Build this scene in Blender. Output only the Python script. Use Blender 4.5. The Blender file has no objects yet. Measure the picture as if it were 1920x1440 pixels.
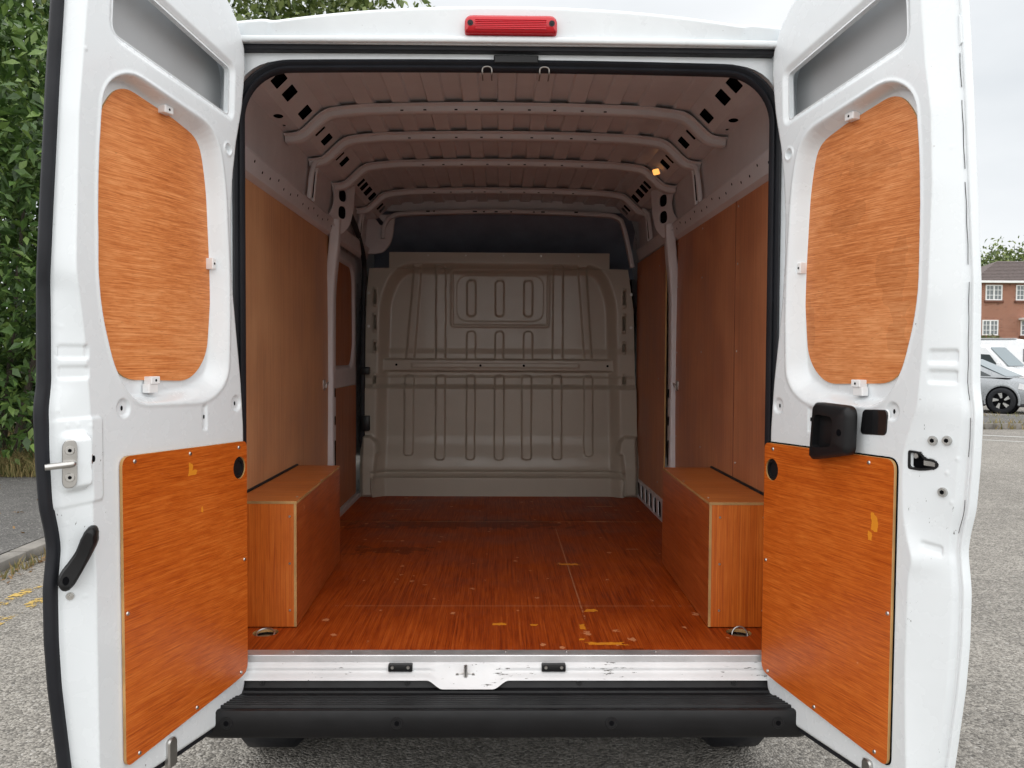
import bpy, bmesh, math, random
import numpy as np
from mathutils import Matrix, Vector

R = math.radians
rnd = random.Random(7)
nrg = np.random.default_rng(11)
scene = bpy.context.scene
col = scene.collection
FZ = 0.60                       # height of the van's load floor above the road

# ------------------------------------------------------------------ camera, sky, sun, exposure
cam_d = bpy.data.cameras.new('camera')
cam = bpy.data.objects.new('camera', cam_d); col.objects.link(cam)
cam_d.sensor_width = 36; cam_d.lens = 30; cam_d.clip_end = 2000; cam_d.clip_start = 0.05
_p, _y, _r = -math.atan(52/1600), math.atan(24/1600), R(0.3)
fw = Vector((math.sin(_y)*math.cos(_p), math.cos(_y)*math.cos(_p), math.sin(_p)))
rt = fw.cross(Vector((0, 0, 1))).normalized(); up = rt.cross(fw)
rt, up = rt*math.cos(_r)+up*math.sin(_r), up*math.cos(_r)-rt*math.sin(_r)
M = Matrix((rt, up, -fw)).transposed().to_4x4()
M.translation = (-0.024, -2.62, FZ+0.925)
cam.matrix_world = M
scene.camera = cam

SUN_EL, SUN_AZ = 72, 188        # azimuth clockwise from +Y: behind the camera, a little left
world = bpy.data.worlds.new('World'); scene.world = world; world.use_nodes = True
nt = world.node_tree; nt.nodes.clear()
wo = nt.nodes.new('ShaderNodeOutputWorld'); bg = nt.nodes.new('ShaderNodeBackground')
sky = nt.nodes.new('ShaderNodeTexSky'); sky.sky_type = 'NISHITA'; sky.sun_disc = False
sky.sun_elevation = R(SUN_EL); sky.sun_rotation = R(SUN_AZ); sky.dust_density = 3
skm = nt.nodes.new('ShaderNodeVectorMath'); skm.operation = 'SCALE'; skm.inputs['Scale'].default_value = 0.065
tc = nt.nodes.new('ShaderNodeTexCoord'); mp = nt.nodes.new('ShaderNodeMapping'); mp.inputs['Scale'].default_value = (1, 1, 2.6)
cn = nt.nodes.new('ShaderNodeTexNoise'); cn.inputs['Scale'].default_value = 2.2; cn.inputs['Detail'].default_value = 5; cn.inputs['Roughness'].default_value = .5
cr = nt.nodes.new('ShaderNodeValToRGB')
cr.color_ramp.elements[0].position = .30; cr.color_ramp.elements[0].color = (0.417, 0.437, 0.453, 1)
cr.color_ramp.elements[1].position = .62; cr.color_ramp.elements[1].color = (0.535, 0.545, 0.554, 1)
mx = nt.nodes.new('ShaderNodeMix'); mx.data_type = 'RGBA'; mx.inputs['Factor'].default_value = .93
L = nt.links.new
L(sky.outputs['Color'], skm.inputs[0]); L(tc.outputs['Generated'], mp.inputs['Vector']); L(mp.outputs['Vector'], cn.inputs['Vector'])
L(cn.outputs['Fac'], cr.inputs['Fac']); L(skm.outputs['Vector'], mx.inputs['A']); L(cr.outputs['Color'], mx.inputs['B'])
L(mx.outputs['Result'], bg.inputs['Color']); L(bg.outputs['Background'], wo.inputs['Surface'])
bg.inputs['Strength'].default_value = 1.0

sd = bpy.data.lights.new('sun', 'SUN'); sun = bpy.data.objects.new('sun', sd); col.objects.link(sun)
sd.energy = 1.5; sd.angle = R(150); sd.color = (1, .97, .93)
sv = Vector((math.sin(R(SUN_AZ))*math.cos(R(SUN_EL)), math.cos(R(SUN_AZ))*math.cos(R(SUN_EL)), math.sin(R(SUN_EL))))
sun.rotation_euler = sv.to_track_quat('Z', 'Y').to_euler(); sun.location = (-3, -8, 12)
vs = scene.view_settings
vs.view_transform = 'Standard'; vs.look = 'None'; vs.gamma = 1; vs.exposure = 0.957; vs.use_curve_mapping = False
scene.render.engine = 'CYCLES'
scene.cycles.max_bounces = 8; scene.cycles.diffuse_bounces = 4; scene.cycles.glossy_bounces = 3; scene.cycles.transparent_max_bounces = 4

# ------------------------------------------------------------------ materials
def new_mat(name):
    m = bpy.data.materials.new(name); m.use_nodes = True
    t = m.node_tree; b = t.nodes['Principled BSDF']
    return m, t, b
def N(t, kind, **kw):
    n = t.nodes.new(kind)
    for k, v in kw.items():
        if hasattr(n, k): setattr(n, k, v)
        else: n.inputs[k].default_value = v
    return n
def ramp(t, src, stops, interp='LINEAR'):
    r = t.nodes.new('ShaderNodeValToRGB'); e = r.color_ramp.elements; r.color_ramp.interpolation = interp
    while len(e) < len(stops): e.new(1)
    for i, (p, c) in enumerate(stops):
        e[i].position = p; e[i].color = (*c, 1) if len(c) == 3 else c
    t.links.new(src, r.inputs['Fac']); return r.outputs['Color']
def g3(v): return (v, v, v)
def noise(t, vec, scale, detail=3, rough=.5):
    n = N(t, 'ShaderNodeTexNoise', Scale=scale, Detail=detail, Roughness=rough)
    if vec is not None: t.links.new(vec, n.inputs['Vector'])
    return n.outputs['Fac']
def objvec(t, scale=(1, 1, 1), rot=(0, 0, 0)):
    c = t.nodes.new('ShaderNodeTexCoord'); m = N(t, 'ShaderNodeMapping', Scale=scale, Rotation=rot)
    t.links.new(c.outputs['Object'], m.inputs['Vector']); return m.outputs['Vector']
def mixc(t, f, a, b, blend='MIX'):
    m = t.nodes.new('ShaderNodeMix'); m.data_type = 'RGBA'; m.blend_type = blend
    for s, v in (('Factor', f), ('A', a), ('B', b)):
        if isinstance(v, (int, float)): m.inputs[s].default_value = v
        elif isinstance(v, tuple): m.inputs[s].default_value = (*v, 1)
        else: t.links.new(v, m.inputs[s])
    return m.outputs['Result']
def math2(t, op, a, b=None, c=None):
    m = t.nodes.new('ShaderNodeMath'); m.operation = op
    for i, v in enumerate((a, b, c)):
        if v is None: continue
        if isinstance(v, (int, float)): m.inputs[i].default_value = v
        else: t.links.new(v, m.inputs[i])
    return m.outputs[0]
def bump(t, b, h, strength=.2, dist=.002):
    n = N(t, 'ShaderNodeBump', Strength=strength, Distance=dist); t.links.new(h, n.inputs['Height'])
    t.links.new(n.outputs['Normal'], b.inputs['Normal'])
def plain(name, c, rough=.5, metal=0, coat=0, grain=0, spec=.5):
    m, t, b = new_mat(name)
    b.inputs['Base Color'].default_value = (*c, 1); b.inputs['Roughness'].default_value = rough
    b.inputs['Metallic'].default_value = metal; b.inputs['Coat Weight'].default_value = coat; b.inputs['Specular IOR Level'].default_value = spec
    v = objvec(t)
    n = noise(t, v, 6, 5, .6)
    f = max(grain, .08)
    t.links.new(ramp(t, n, [(.25, tuple(x*(1-f) for x in c)), (.75, tuple(min(1, x*(1+f)) for x in c))]), b.inputs['Base Color'])
    t.links.new(ramp(t, noise(t, v, 17, 4), [(.3, g3(max(0, rough-.07))), (.7, g3(min(1, rough+.07)))]), b.inputs['Roughness'])
    return m
def rectmask(t, vec, rects, ax=(0, 1), wob=.25, ns=60):
    """patches of paint or bare wood: rectangles in the object's own plane with a ragged rim"""
    s = t.nodes.new('ShaderNodeSeparateXYZ'); t.links.new(vec, s.inputs[0])
    nz = noise(t, vec, ns, 3); out = None
    for (a, b_, ha, hb) in rects:
        da = math2(t, 'DIVIDE', math2(t, 'ABSOLUTE', math2(t, 'SUBTRACT', s.outputs[ax[0]], a)), ha)
        db = math2(t, 'DIVIDE', math2(t, 'ABSOLUTE', math2(t, 'SUBTRACT', s.outputs[ax[1]], b_)), hb)
        d = math2(t, 'ADD', math2(t, 'MAXIMUM', da, db), math2(t, 'MULTIPLY', math2(t, 'SUBTRACT', nz, .5), wob*4))
        k = math2(t, 'LESS_THAN', d, 1.0)
        out = k if out is None else math2(t, 'MAXIMUM', out, k)
    return out
def paint(name, c, rough=.28, wear=.0, coat=.35, dirt=.06, wscale=38, scuff=None, wvec=(1, 1, .35)):
    m, t, b = new_mat(name); v = objvec(t)
    n = noise(t, v, 3, 6, .65)
    cc = ramp(t, n, [(.3, tuple(x*(1-dirt*1.6) for x in c)), (.65, c)])
    spots = ramp(t, noise(t, v, 90, 2, .5), [(.765, g3(0)), (.775, g3(1))])
    cc = mixc(t, math2(t, 'MULTIPLY', spots, .35), cc, (.25, .22, .2))
    if wear:
        w1 = noise(t, objvec(t, wvec), wscale, 6, .7); w2 = noise(t, v, 4.5, 3)
        w = math2(t, 'ADD', w1, math2(t, 'MULTIPLY', w2, .55))
        w = ramp(t, w, [(1.0-.1*wear, g3(0)), (1.012-.1*wear, g3(1))])
        cc = mixc(t, w, cc, (.09, .085, .08))
    if scuff:
        k = rectmask(t, v, scuff, (0, 2), .8, 12)
        q = ramp(t, noise(t, objvec(t, (70, 70, 26), (0, .5, 0)), 1.6, 4, .65), [(.67, g3(0)), (.685, g3(1))])
        cc = mixc(t, math2(t, 'MULTIPLY', math2(t, 'MULTIPLY', k, q), .85), cc, (.07, .065, .06))
    t.links.new(cc, b.inputs['Base Color'])
    t.links.new(ramp(t, noise(t, v, 14, 4), [(.3, g3(rough-.06)), (.7, g3(rough+.1))]), b.inputs['Roughness'])
    b.inputs['Coat Weight'].default_value = coat; b.inputs['Coat Roughness'].default_value = .08
    bump(t, b, noise(t, v, 9, 2), .05, .004)
    return m
def ply(name, axis, dark, mid, light, rough=.4, along=2.2, across=190, blot=.5, coat=.15, marks=None, wearpatch=None, scratch=0, lines=None, streak=.3, wearmix=.45, spec=.35):
    m, t, b = new_mat(name)
    sc = [across]*3; sc[axis] = along
    sc2 = [across*.2]*3; sc2[axis] = along*.5
    v = objvec(t)
    wn = N(t, 'ShaderNodeTexNoise', Scale=1.7, Detail=2); t.links.new(v, wn.inputs['Vector'])
    wm = N(t, 'ShaderNodeVectorMath', operation='MULTIPLY_ADD'); t.links.new(wn.outputs['Color'], wm.inputs[0]); wm.inputs[1].default_value = (.012, .012, .012); t.links.new(v, wm.inputs[2])
    def mapv(sc_):
        m_ = N(t, 'ShaderNodeMapping', Scale=sc_); t.links.new(wm.outputs[0], m_.inputs['Vector']); return m_.outputs['Vector']
    n1 = noise(t, mapv(sc), 1, 3, .6); n2 = noise(t, mapv(sc2), 1, 4, .6); n3 = noise(t, v, 2.6, 4, .55)
    n4 = noise(t, mapv([c*.33 if k != axis else along*3 for k, c in enumerate(sc)]), 1, 2, .5)
    s = math2(t, 'ADD', math2(t, 'ADD', math2(t, 'MULTIPLY', n1, .46), math2(t, 'MULTIPLY', n2, .10+.22*streak)), math2(t, 'ADD', math2(t, 'MULTIPLY', n3, .36*blot), math2(t, 'MULTIPLY', n4, .18)))
    s = math2(t, 'SUBTRACT', s, .5*(.46+.10+.22*streak+.36*blot+.18)-.5)
    cc = ramp(t, s, [(.38, dark), (.50, mid), (.62, light)])
    sc3 = [across*1.1]*3; sc3[axis] = along*6
    pores = ramp(t, noise(t, mapv(sc3), 1, 2), [(.62, g3(0)), (.72, g3(1))])
    cc = mixc(t, math2(t, 'MULTIPLY', pores, .32), cc, tuple(x*.45 for x in dark))
    if scratch:
        # chipped flecks: a few cells out of many hold one, each ragged and of its own size
        dn = noise(t, v, 70, 3, .6)
        w = None
        for sc_, lim in ((7, .10), (16, .16)):
            vo = N(t, 'ShaderNodeTexVoronoi', Scale=sc_); t.links.new(objvec(t, (1, .8, 1)), vo.inputs['Vector'])
            sx = t.nodes.new('ShaderNodeSeparateColor'); t.links.new(vo.outputs['Color'], sx.inputs[0])
            rad = math2(t, 'MULTIPLY', math2(t, 'SUBTRACT', sx.outputs[0], 1-.42*scratch), lim*3.2)
            k = math2(t, 'LESS_THAN', math2(t, 'ADD', vo.outputs['Distance'], math2(t, 'MULTIPLY', math2(t, 'SUBTRACT', dn, .46), .45)), rad)
            w = k if w is None else math2(t, 'MAXIMUM', w, k)
        cc = mixc(t, math2(t, 'MULTIPLY', w, .8), cc, (.66, .27, .12))
        w3 = ramp(t, noise(t, objvec(t, (90, 5, 90), (0, 0, .5)), 1, 2), [(.76, g3(0)), (.775, g3(1))])
        w4 = ramp(t, noise(t, objvec(t, (5, 80, 5), (0, 0, .35)), 1, 2), [(.775, g3(0)), (.785, g3(1))])
        cc = mixc(t, math2(t, 'MULTIPLY', math2(t, 'MAXIMUM', w3, w4), .4), cc, (.45, .17, .07))
    if lines:
        k = rectmask(t, v, lines[1], lines[0], .35, 90)
        cc = mixc(t, math2(t, 'MULTIPLY', k, .8), cc, (.5, .21, .1))
    if wearpatch:
        k = rectmask(t, v, wearpatch[1], wearpatch[0], .9, 14)
        cc = mixc(t, math2(t, 'MULTIPLY', k, wearmix), cc, tuple(x*.33 for x in dark))
    if marks:
        k = rectmask(t, v, marks[1], marks[0], .5, 55)
        cc = mixc(t, math2(t, 'MULTIPLY', k, .92), cc, (.78, .29, .022))
    t.links.new(cc, b.inputs['Base Color'])
    t.links.new(ramp(t, n3, [(.3, g3(rough-.08)), (.7, g3(rough+.12))]), b.inputs['Roughness'])
    b.inputs['Coat Weight'].default_value = coat; b.inputs['Coat Roughness'].default_value = .3; b.inputs['Specular IOR Level'].default_value = spec
    bump(t, b, n1, .25, .0012)
    return m

WHITE = (.785, .825, .85)
MT = {}
MT['door'] = paint('white_paint_door', WHITE, .24, -.55, .35, .022, 38, [(.30, -.11, .26, .022), (.605, .66, .022, .11), (.62, -.06, .05, .05), (.57, .75, .04, .05), (.60, .95, .015, .12), (.585, .25, .02, .10), (.66, .52, .05, .04)])
MT['body'] = paint('white_paint_body', WHITE, .3, 0, .4)
MT['sill'] = paint('white_paint_scuffed', (.78, .79, .80), .35, .6, .2, .12, 85, None, (.25, 1, 1.3))
MT['bulk'] = paint('beige_grey_bulkhead', (.43, .385, .315), .38, 0, .2, .05)
MT['inner'] = paint('white_primer_interior', (.68, .655, .67), .42, 0, .05, .08)
MT['skin'] = paint('grey_inner_skin', (.44, .45, .46), .45, 0, 0, .05)
MT['rubber'] = plain('black_rubber', (.013, .014, .018), .55, grain=.3, spec=.3)
MT['plastic'] = plain('black_plastic', (.010, .010, .011), .4, grain=.25, spec=.3)
MT['bumper'] = plain('black_bumper_plastic', (.007, .007, .008), .4, grain=.3, spec=.32)
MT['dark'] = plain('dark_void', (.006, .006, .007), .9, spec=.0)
MT['liner'] = plain('dark_blue_grey_headliner', (.24, .27, .35), .8, grain=.2)
MT['steel'] = plain('zinc_steel', (.55, .54, .52), .35, 1, grain=.2)
MT['alu'] = plain('aluminium_strip', (.74, .74, .75), .5, .85, grain=.15)
MT['clip'] = plain('white_plastic_clip', (.86, .86, .86), .35)
MT['plyedge'] = plain('plywood_edge', (.47, .27, .10), .6, grain=.4)
MT['ply_up'] = ply('plywood_door_upper', 0, (.46, .125, .030), (.67, .225, .063), (.84, .36, .135), .45, 9, 480, .9, streak=.0)
MT['ply_up_r'] = ply('plywood_door_upper_stained', 0, (.44, .125, .033), (.64, .225, .07), (.80, .355, .145), .45, 9, 480, .9, streak=.0, wearmix=.13,
                    wearpatch=((0, 2), [(.50, 1.0, .035, .06), (.47, 1.13, .04, .08), (.16, 1.02, .012, .06), (.42, 1.44, .09, .03), (.30, 1.30, .05, .03)]))
MT['ply_lo_l'] = ply('plywood_door_lower_kerb', 0, (.36, .058, .005), (.55, .112, .011), (.70, .19, .028), .36, 7, 480, .6, streak=.0,
                     marks=((0, 2), [(.285, .605, .016, .006), (.292, .617, .007, .013), (.09, .60, .007, .004), (.245, .50, .004, .009)]), scratch=.25)
MT['ply_lo_r'] = ply('plywood_door_lower_road', 0, (.36, .058, .005), (.55, .112, .011), (.70, .19, .028), .36, 7, 480, .6, streak=.0,
                     marks=((0, 2), [(.488, .515, .011, .022), (.474, .475, .006, .010)]), scratch=.25)
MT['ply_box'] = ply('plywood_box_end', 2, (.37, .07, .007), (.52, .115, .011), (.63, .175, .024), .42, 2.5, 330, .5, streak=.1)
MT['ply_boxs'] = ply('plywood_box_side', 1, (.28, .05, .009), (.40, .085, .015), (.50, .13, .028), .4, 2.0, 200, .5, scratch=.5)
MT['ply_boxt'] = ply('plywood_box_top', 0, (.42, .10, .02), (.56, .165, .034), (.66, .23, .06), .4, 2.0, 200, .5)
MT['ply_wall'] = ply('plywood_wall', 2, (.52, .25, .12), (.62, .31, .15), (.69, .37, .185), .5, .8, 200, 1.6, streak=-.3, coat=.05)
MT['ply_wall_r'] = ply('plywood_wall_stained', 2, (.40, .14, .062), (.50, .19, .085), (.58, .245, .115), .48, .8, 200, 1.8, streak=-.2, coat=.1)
MT['ply_dark'] = ply('plywood_sliding_door', 2, (.30, .09, .03), (.42, .14, .05), (.50, .20, .08), .5, 1.5, 110, .6, coat=.05)
MT['ply_floor'] = ply('plywood_floor', 1, (.17, .020, .0025), (.35, .054, .0055), (.50, .10, .014), .45, 2.4, 340, .7, streak=.05, coat=.0, spec=.12, scratch=1.0,
                      marks=((0, 1), [(.325, .10, .058, .012), (.315, .46, .022, .014), (.292, 1.15, .045, .014), (-.02, .30, .022, .012), (.265, .27, .009, .03), (.10, .29, .012, .008), (.25, .14, .010, .008)]),
                      lines=((0, 1), [(.283, 1.2, .0025, .75), (.02, .515, .62, .0025), (.52, 2.13, .05, .008), (.62, 1.45, .03, .008), (-.57, 1.62, .03, .008), (-.6, 2.5, .05, .01), (.60, 2.62, .08, .012)]),
                      wearpatch=((0, 1), [(-.52, 1.42, .16, .06), (.36, .035, .07, .02), (-.2, 2.05, .5, .10)]))

def asphalt(name, lo, mid, hi, scale=1.0):
    m, t, b = new_mat(name); v = objvec(t)
    vo = N(t, 'ShaderNodeTexVoronoi', Scale=70*scale); t.links.new(v, vo.inputs['Vector'])
    sx = t.nodes.new('ShaderNodeSeparateColor'); t.links.new(vo.outputs['Color'], sx.inputs[0])
    st = ramp(t, sx.outputs[0], [(.0, lo), (.45, mid), (.93, hi), (1, (.48, .46, .43))])
    big = noise(t, v, .45, 5, .6); mid_n = noise(t, v, 7, 4, .6)
    cc = mixc(t, .85, st, ramp(t, big, [(.3, g3(.72)), (.7, g3(1.1))]), 'MULTIPLY')
    cc = mixc(t, .5, cc, ramp(t, mid_n, [(.3, g3(.6)), (.7, g3(1.15))]), 'MULTIPLY')
    t.links.new(cc, b.inputs['Base Color']); b.inputs['Roughness'].default_value = .85
    h = math2(t, 'ADD', math2(t, 'MULTIPLY', vo.outputs['Distance'], -1.0), math2(t, 'MULTIPLY', noise(t, v, 40*scale, 3), .8))
    bump(t, b, h, .8, .012)
    return m
MT['road'] = asphalt('worn_asphalt', (.14, .13, .115), (.29, .268, .238), (.44, .41, .365), 1.35)
MT['pave'] = asphalt('pavement_tarmac', (.09, .088, .084), (.14, .135, .127), (.21, .20, .19), 1.5)
MT['kerb'] = plain('concrete_kerb', (.22, .205, .185), .9, grain=.35)
MT['soil'] = plain('dry_verge_soil', (.17, .125, .07), .95, grain=.5)
MT['lawn'] = plain('bank_grass', (.10, .13, .04), .95, grain=.4)
def flaky(name, c, thr):
    m, t, b = new_mat(name); v = objvec(t)
    n = math2(t, 'ADD', noise(t, v, 5, 6, .7), math2(t, 'MULTIPLY', noise(t, v, 40, 3, .6), .35))
    a = ramp(t, n, [(thr-.02, g3(0)), (thr+.02, g3(1))])
    t.links.new(ramp(t, noise(t, v, 60, 3), [(.3, tuple(x*.7 for x in c)), (.7, c)]), b.inputs['Base Color'])
    t.links.new(a, b.inputs['Alpha']); b.inputs['Roughness'].default_value = .8
    return m
MT['yline'] = flaky('worn_yellow_line', (.62, .42, .11), .70)
MT['wline'] = flaky('worn_white_line', (.68, .68, .66), .50)

def leafmat(name, cols, rough=.45):
    m, t, b = new_mat(name)
    g = t.nodes.new('ShaderNodeNewGeometry'); oi = t.nodes.new('ShaderNodeObjectInfo')
    f = math2(t, 'FRACT', math2(t, 'ADD', g.outputs['Random Per Island'], oi.outputs['Random']))
    cc = ramp(t, f, [(i/(len(cols)-1), c) for i, c in enumerate(cols)])
    cc = mixc(t, .35, cc, ramp(t, noise(t, objvec(t), 25, 2), [(.3, g3(.6)), (.7, g3(1.2))]), 'MULTIPLY')
    t.links.new(cc, b.inputs['Base Color']); b.inputs['Roughness'].default_value = rough
    tr = t.nodes.new('ShaderNodeBsdfTranslucent'); t.links.new(cc, tr.inputs['Color'])
    ms = N(t, 'ShaderNodeMixShader', Fac=.15)
    t.links.new(b.outputs[0], ms.inputs[1]); t.links.new(tr.outputs[0], ms.inputs[2])
    t.links.new(ms.outputs[0], t.nodes['Material Output'].inputs['Surface'])
    return m
MT['leaf'] = leafmat('laurel_leaf', [(.022, .05, .011), (.05, .105, .022), (.085, .16, .034), (.18, .27, .065)])
MT['leaf2'] = leafmat('tree_leaf', [(.05, .08, .018), (.10, .15, .035), (.17, .22, .06), (.23, .28, .09)])
MT['hedge'] = leafmat('hedge_leaf', [(.05, .085, .02), (.10, .14, .03), (.18, .19, .06)])
MT['grassy'] = leafmat('dry_grass', [(.16, .15, .05), (.34, .25, .11), (.26, .22, .09), (.10, .14, .03)], .8)
MT['deadleaf'] = leafmat('dead_leaf', [(.16, .08, .03), (.32, .20, .09), (.22, .12, .05)], .8)
MT['bark'] = plain('bark', (.075, .06, .045), .9, grain=.4)

# ------------------------------------------------------------------ mesh helpers
def put(me, name, mats, parent=None, smooth=True, ang=35, loc=None):
    for m in (mats if isinstance(mats, (list, tuple)) else [mats]): me.materials.append(m)
    if smooth:
        me.shade_smooth(); me.set_sharp_from_angle(angle=R(ang))
    o = bpy.data.objects.new(name, me); col.objects.link(o)
    if parent is not None: o.parent = parent
    if loc is not None: o.location = loc
    return o
def frombm(bm, name, mats, parent=None, smooth=True, ang=35, loc=None, recalc=True):
    if recalc: bmesh.ops.recalc_face_normals(bm, faces=bm.faces)
    me = bpy.data.meshes.new(name); bm.to_mesh(me); bm.free()
    return put(me, name, mats, parent, smooth, ang, loc)
def frompy(name, v, f, mats, parent=None, smooth=True, ang=35, loc=None):
    me = bpy.data.meshes.new(name); me.from_pydata([tuple(map(float, p)) for p in v], [], f); me.update()
    return put(me, name, mats, parent, smooth, ang, loc)
def gridmesh(name, P, mats, parent=None, flip=False, ang=60, loc=None, extra=None):
    """P: rows x cols x 3"""
    nr, nc = P.shape[:2]
    i = np.arange(nr*nc).reshape(nr, nc)
    a, b, c, d = i[:-1, :-1].ravel(), i[:-1, 1:].ravel(), i[1:, 1:].ravel(), i[1:, :-1].ravel()
    q = np.stack([a, d, c, b] if flip else [a, b, c, d], 1).astype(np.int32)
    me = bpy.data.meshes.new(name)
    me.vertices.add(nr*nc); me.vertices.foreach_set('co', P.reshape(-1).astype(np.float32))
    me.loops.add(q.size); me.loops.foreach_set('vertex_index', q.ravel())
    me.polygons.add(len(q)); me.polygons.foreach_set('loop_start', np.arange(0, q.size, 4, dtype=np.int32))
    me.polygons.foreach_set('loop_total', np.full(len(q), 4, dtype=np.int32))
    me.update(calc_edges=True); me.validate()
    return put(me, name, mats, parent, True, ang, loc)
def bx(bm, x0, x1, y0, y1, z0, z1, mat=0, bev=0):
    vs_ = [bm.verts.new((x, y, z)) for x in (x0, x1) for y in (y0, y1) for z in (z0, z1)]
    fs = [bm.faces.new([vs_[k] for k in q]) for q in ((0, 1, 3, 2), (4, 6, 7, 5), (0, 4, 5, 1), (2, 3, 7, 6), (0, 2, 6, 4), (1, 5, 7, 3))]
    for f in fs: f.material_index = mat
    if bev:
        es = list({e for f in fs for e in f.edges})
        bmesh.ops.bevel(bm, geom=es, offset=bev, segments=2, profile=.5, affect='EDGES')
def box(name, x0, x1, y0, y1, z0, z1, mat, parent=None, bev=0, loc=None):
    bm = bmesh.new(); bx(bm, x0, x1, y0, y1, z0, z1, 0, bev)
    return frombm(bm, name, mat, parent, bev > 0, 40, loc)
def rpoly(pts, rad, seg=6):
    """polygon with rounded corners"""
    n = len(pts); out = []
    if not isinstance(rad, (list, tuple)): rad = [rad]*n
    for i in range(n):
        p0, p, p1 = (np.array(pts[j % n], float) for j in (i-1, i, i+1))
        a, b = p0-p, p1-p; la, lb = np.linalg.norm(a), np.linalg.norm(b); a /= la; b /= lb
        r = rad[i]
        if r <= 0: out.append(tuple(p)); continue
        d = min(r, la*.49, lb*.49)
        for k in range(seg+1):
            t = k/seg
            q = (1-t)**2*(p+a*d)+2*t*(1-t)*p+t*t*(p+b*d)
            out.append(tuple(q))
    return out
def ring(cx, cy, rx, ry=None, n=20):
    ry = ry or rx
    return [(cx+rx*math.cos(2*math.pi*k/n), cy+ry*math.sin(2*math.pi*k/n)) for k in range(n)]
def inset(loop, d):
    P = np.array(loop, float); n = len(P)
    A = .5*np.sum(P[:, 0]*np.roll(P[:, 1], -1)-np.roll(P[:, 0], -1)*P[:, 1]); s = 1 if A > 0 else -1
    t = np.roll(P, -1, 0)-np.roll(P, 1, 0); t /= np.linalg.norm(t, axis=1)[:, None]+1e-9
    nrm = np.stack([-t[:, 1], t[:, 0]], 1)*s
    return [tuple(q) for q in P+nrm*d]
def slab(bm, outer, holes, c0, c1, fm, bev=0, m_face=0, m_side=0):
    """plate between depths c0 (back) and c1 (front); fm maps (a,b,c) to 3D"""
    def loop(L_, c): return [bm.verts.new(fm(a, b, c)) for a, b in L_]
    def cap(loops):
        es = []
        for lp in loops:
            for k in range(len(lp)):
                e = bm.edges.get((lp[k], lp[(k+1) % len(lp)])) or bm.edges.new((lp[k], lp[(k+1) % len(lp)]))
                es.append(e)
        r = bmesh.ops.triangle_fill(bm, use_beauty=True, use_dissolve=False, edges=es)
        for g in r['geom']:
            if isinstance(g, bmesh.types.BMFace): g.material_index = m_face
    def wall(l0, l1):
        for k in range(len(l0)):
            f = bm.faces.new((l0[k], l0[(k+1) % len(l0)], l1[(k+1) % len(l0)], l1[k])); f.material_index = m_side
    B = [loop(outer, c0)]+[loop(h, c0) for h in holes]
    s = 1 if c1 > c0 else -1
    if bev:
        Fm = [loop(outer, c1-s*bev)]+[loop(h, c1-s*bev) for h in holes]
        F = [loop(inset(outer, bev), c1)]+[loop(h, c1) for h in holes]
        for a, b_ in zip(B, Fm): wall(a, b_)
        for k in range(len(F)): wall(Fm[k], F[k])
    else:
        F = [loop(outer, c1)]+[loop(h, c1) for h in holes]
        for a, b_ in zip(B, F): wall(a, b_)
    cap(F); cap(B)
def plate(name, outer, holes, c0, c1, fm, mats, parent=None, bev=0, ang=35, loc=None, sides=0):
    bm = bmesh.new(); slab(bm, outer, holes, c0, c1, fm, bev, 0, sides)
    return frombm(bm, name, mats, parent, True, ang, loc)
def sweep(name, path, prof, ref, mats, parent=None, closed=False, ang=50, loc=None, cap=True):
    """profile (a,b): a along ref x tangent, b along ref"""
    P = np.array(path, float); ref = np.array(ref, float); n = len(P)
    T = np.gradient(P, axis=0) if not closed else np.roll(P, -1, 0)-np.roll(P, 1, 0)
    T /= np.linalg.norm(T, axis=1)[:, None]
    S = np.cross(np.broadcast_to(ref, T.shape), T); S /= np.linalg.norm(S, axis=1)[:, None]
    U = np.cross(T, S)
    V = [P[i]+S[i]*a+U[i]*b for i in range(n) for a, b in prof]
    m = len(prof); F = []
    for i in range(n if closed else n-1):
        for k in range(m):
            j = (i+1) % n
            F.append((i*m+k, i*m+(k+1) % m, j*m+(k+1) % m, j*m+k))
    if cap and not closed: F += [tuple(range(m))[::-1], tuple((n-1)*m+k for k in range(m))]
    o = frompy(name, V, F, mats, parent, True, ang, loc)
    return o
def cprof(rx, ry=None, n=10): return ring(0, 0, rx, ry, n)
def rprof(a, b, r, seg=3): return rpoly([(-a/2, -b/2), (a/2, -b/2), (a/2, b/2), (-a/2, b/2)], r, seg)
def cylinder(bm, c, axis, r0, r1, h, n=16, mat=0):
    ax = Vector(axis).normalized(); s = ax.orthogonal().normalized(); t = ax.cross(s); c = Vector(c)
    a = [bm.verts.new(c+(s*math.cos(2*math.pi*k/n)+t*math.sin(2*math.pi*k/n))*r0) for k in range(n)]
    b = [bm.verts.new(c+ax*h+(s*math.cos(2*math.pi*k/n)+t*math.sin(2*math.pi*k/n))*r1) for k in range(n)]
    fs = [bm.faces.new((a[k], a[(k+1) % n], b[(k+1) % n], b[k])) for k in range(n)]
    fs += [bm.faces.new(a[::-1]), bm.faces.new(b)]
    for f in fs: f.material_index = mat
def bez(pts, n=40):
    """Catmull-Rom through points"""
    P = np.array(pts, float); Q = np.vstack([2*P[0]-P[1], P, 2*P[-1]-P[-2]]); out = []
    for t in np.linspace(0, len(P)-1-1e-6, n):
        i = int(t); f = t-i; a, b, c, d = Q[i:i+4]
        out.append(.5*((2*b)+(c-a)*f+(2*a-5*b+4*c-d)*f*f+(3*b-a-3*c+d)*f**3))
    return np.array(out)
def sst(x, a, b):
    t = np.clip((x-a)/(b-a), 0, 1); return t*t*(3-2*t)
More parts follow.
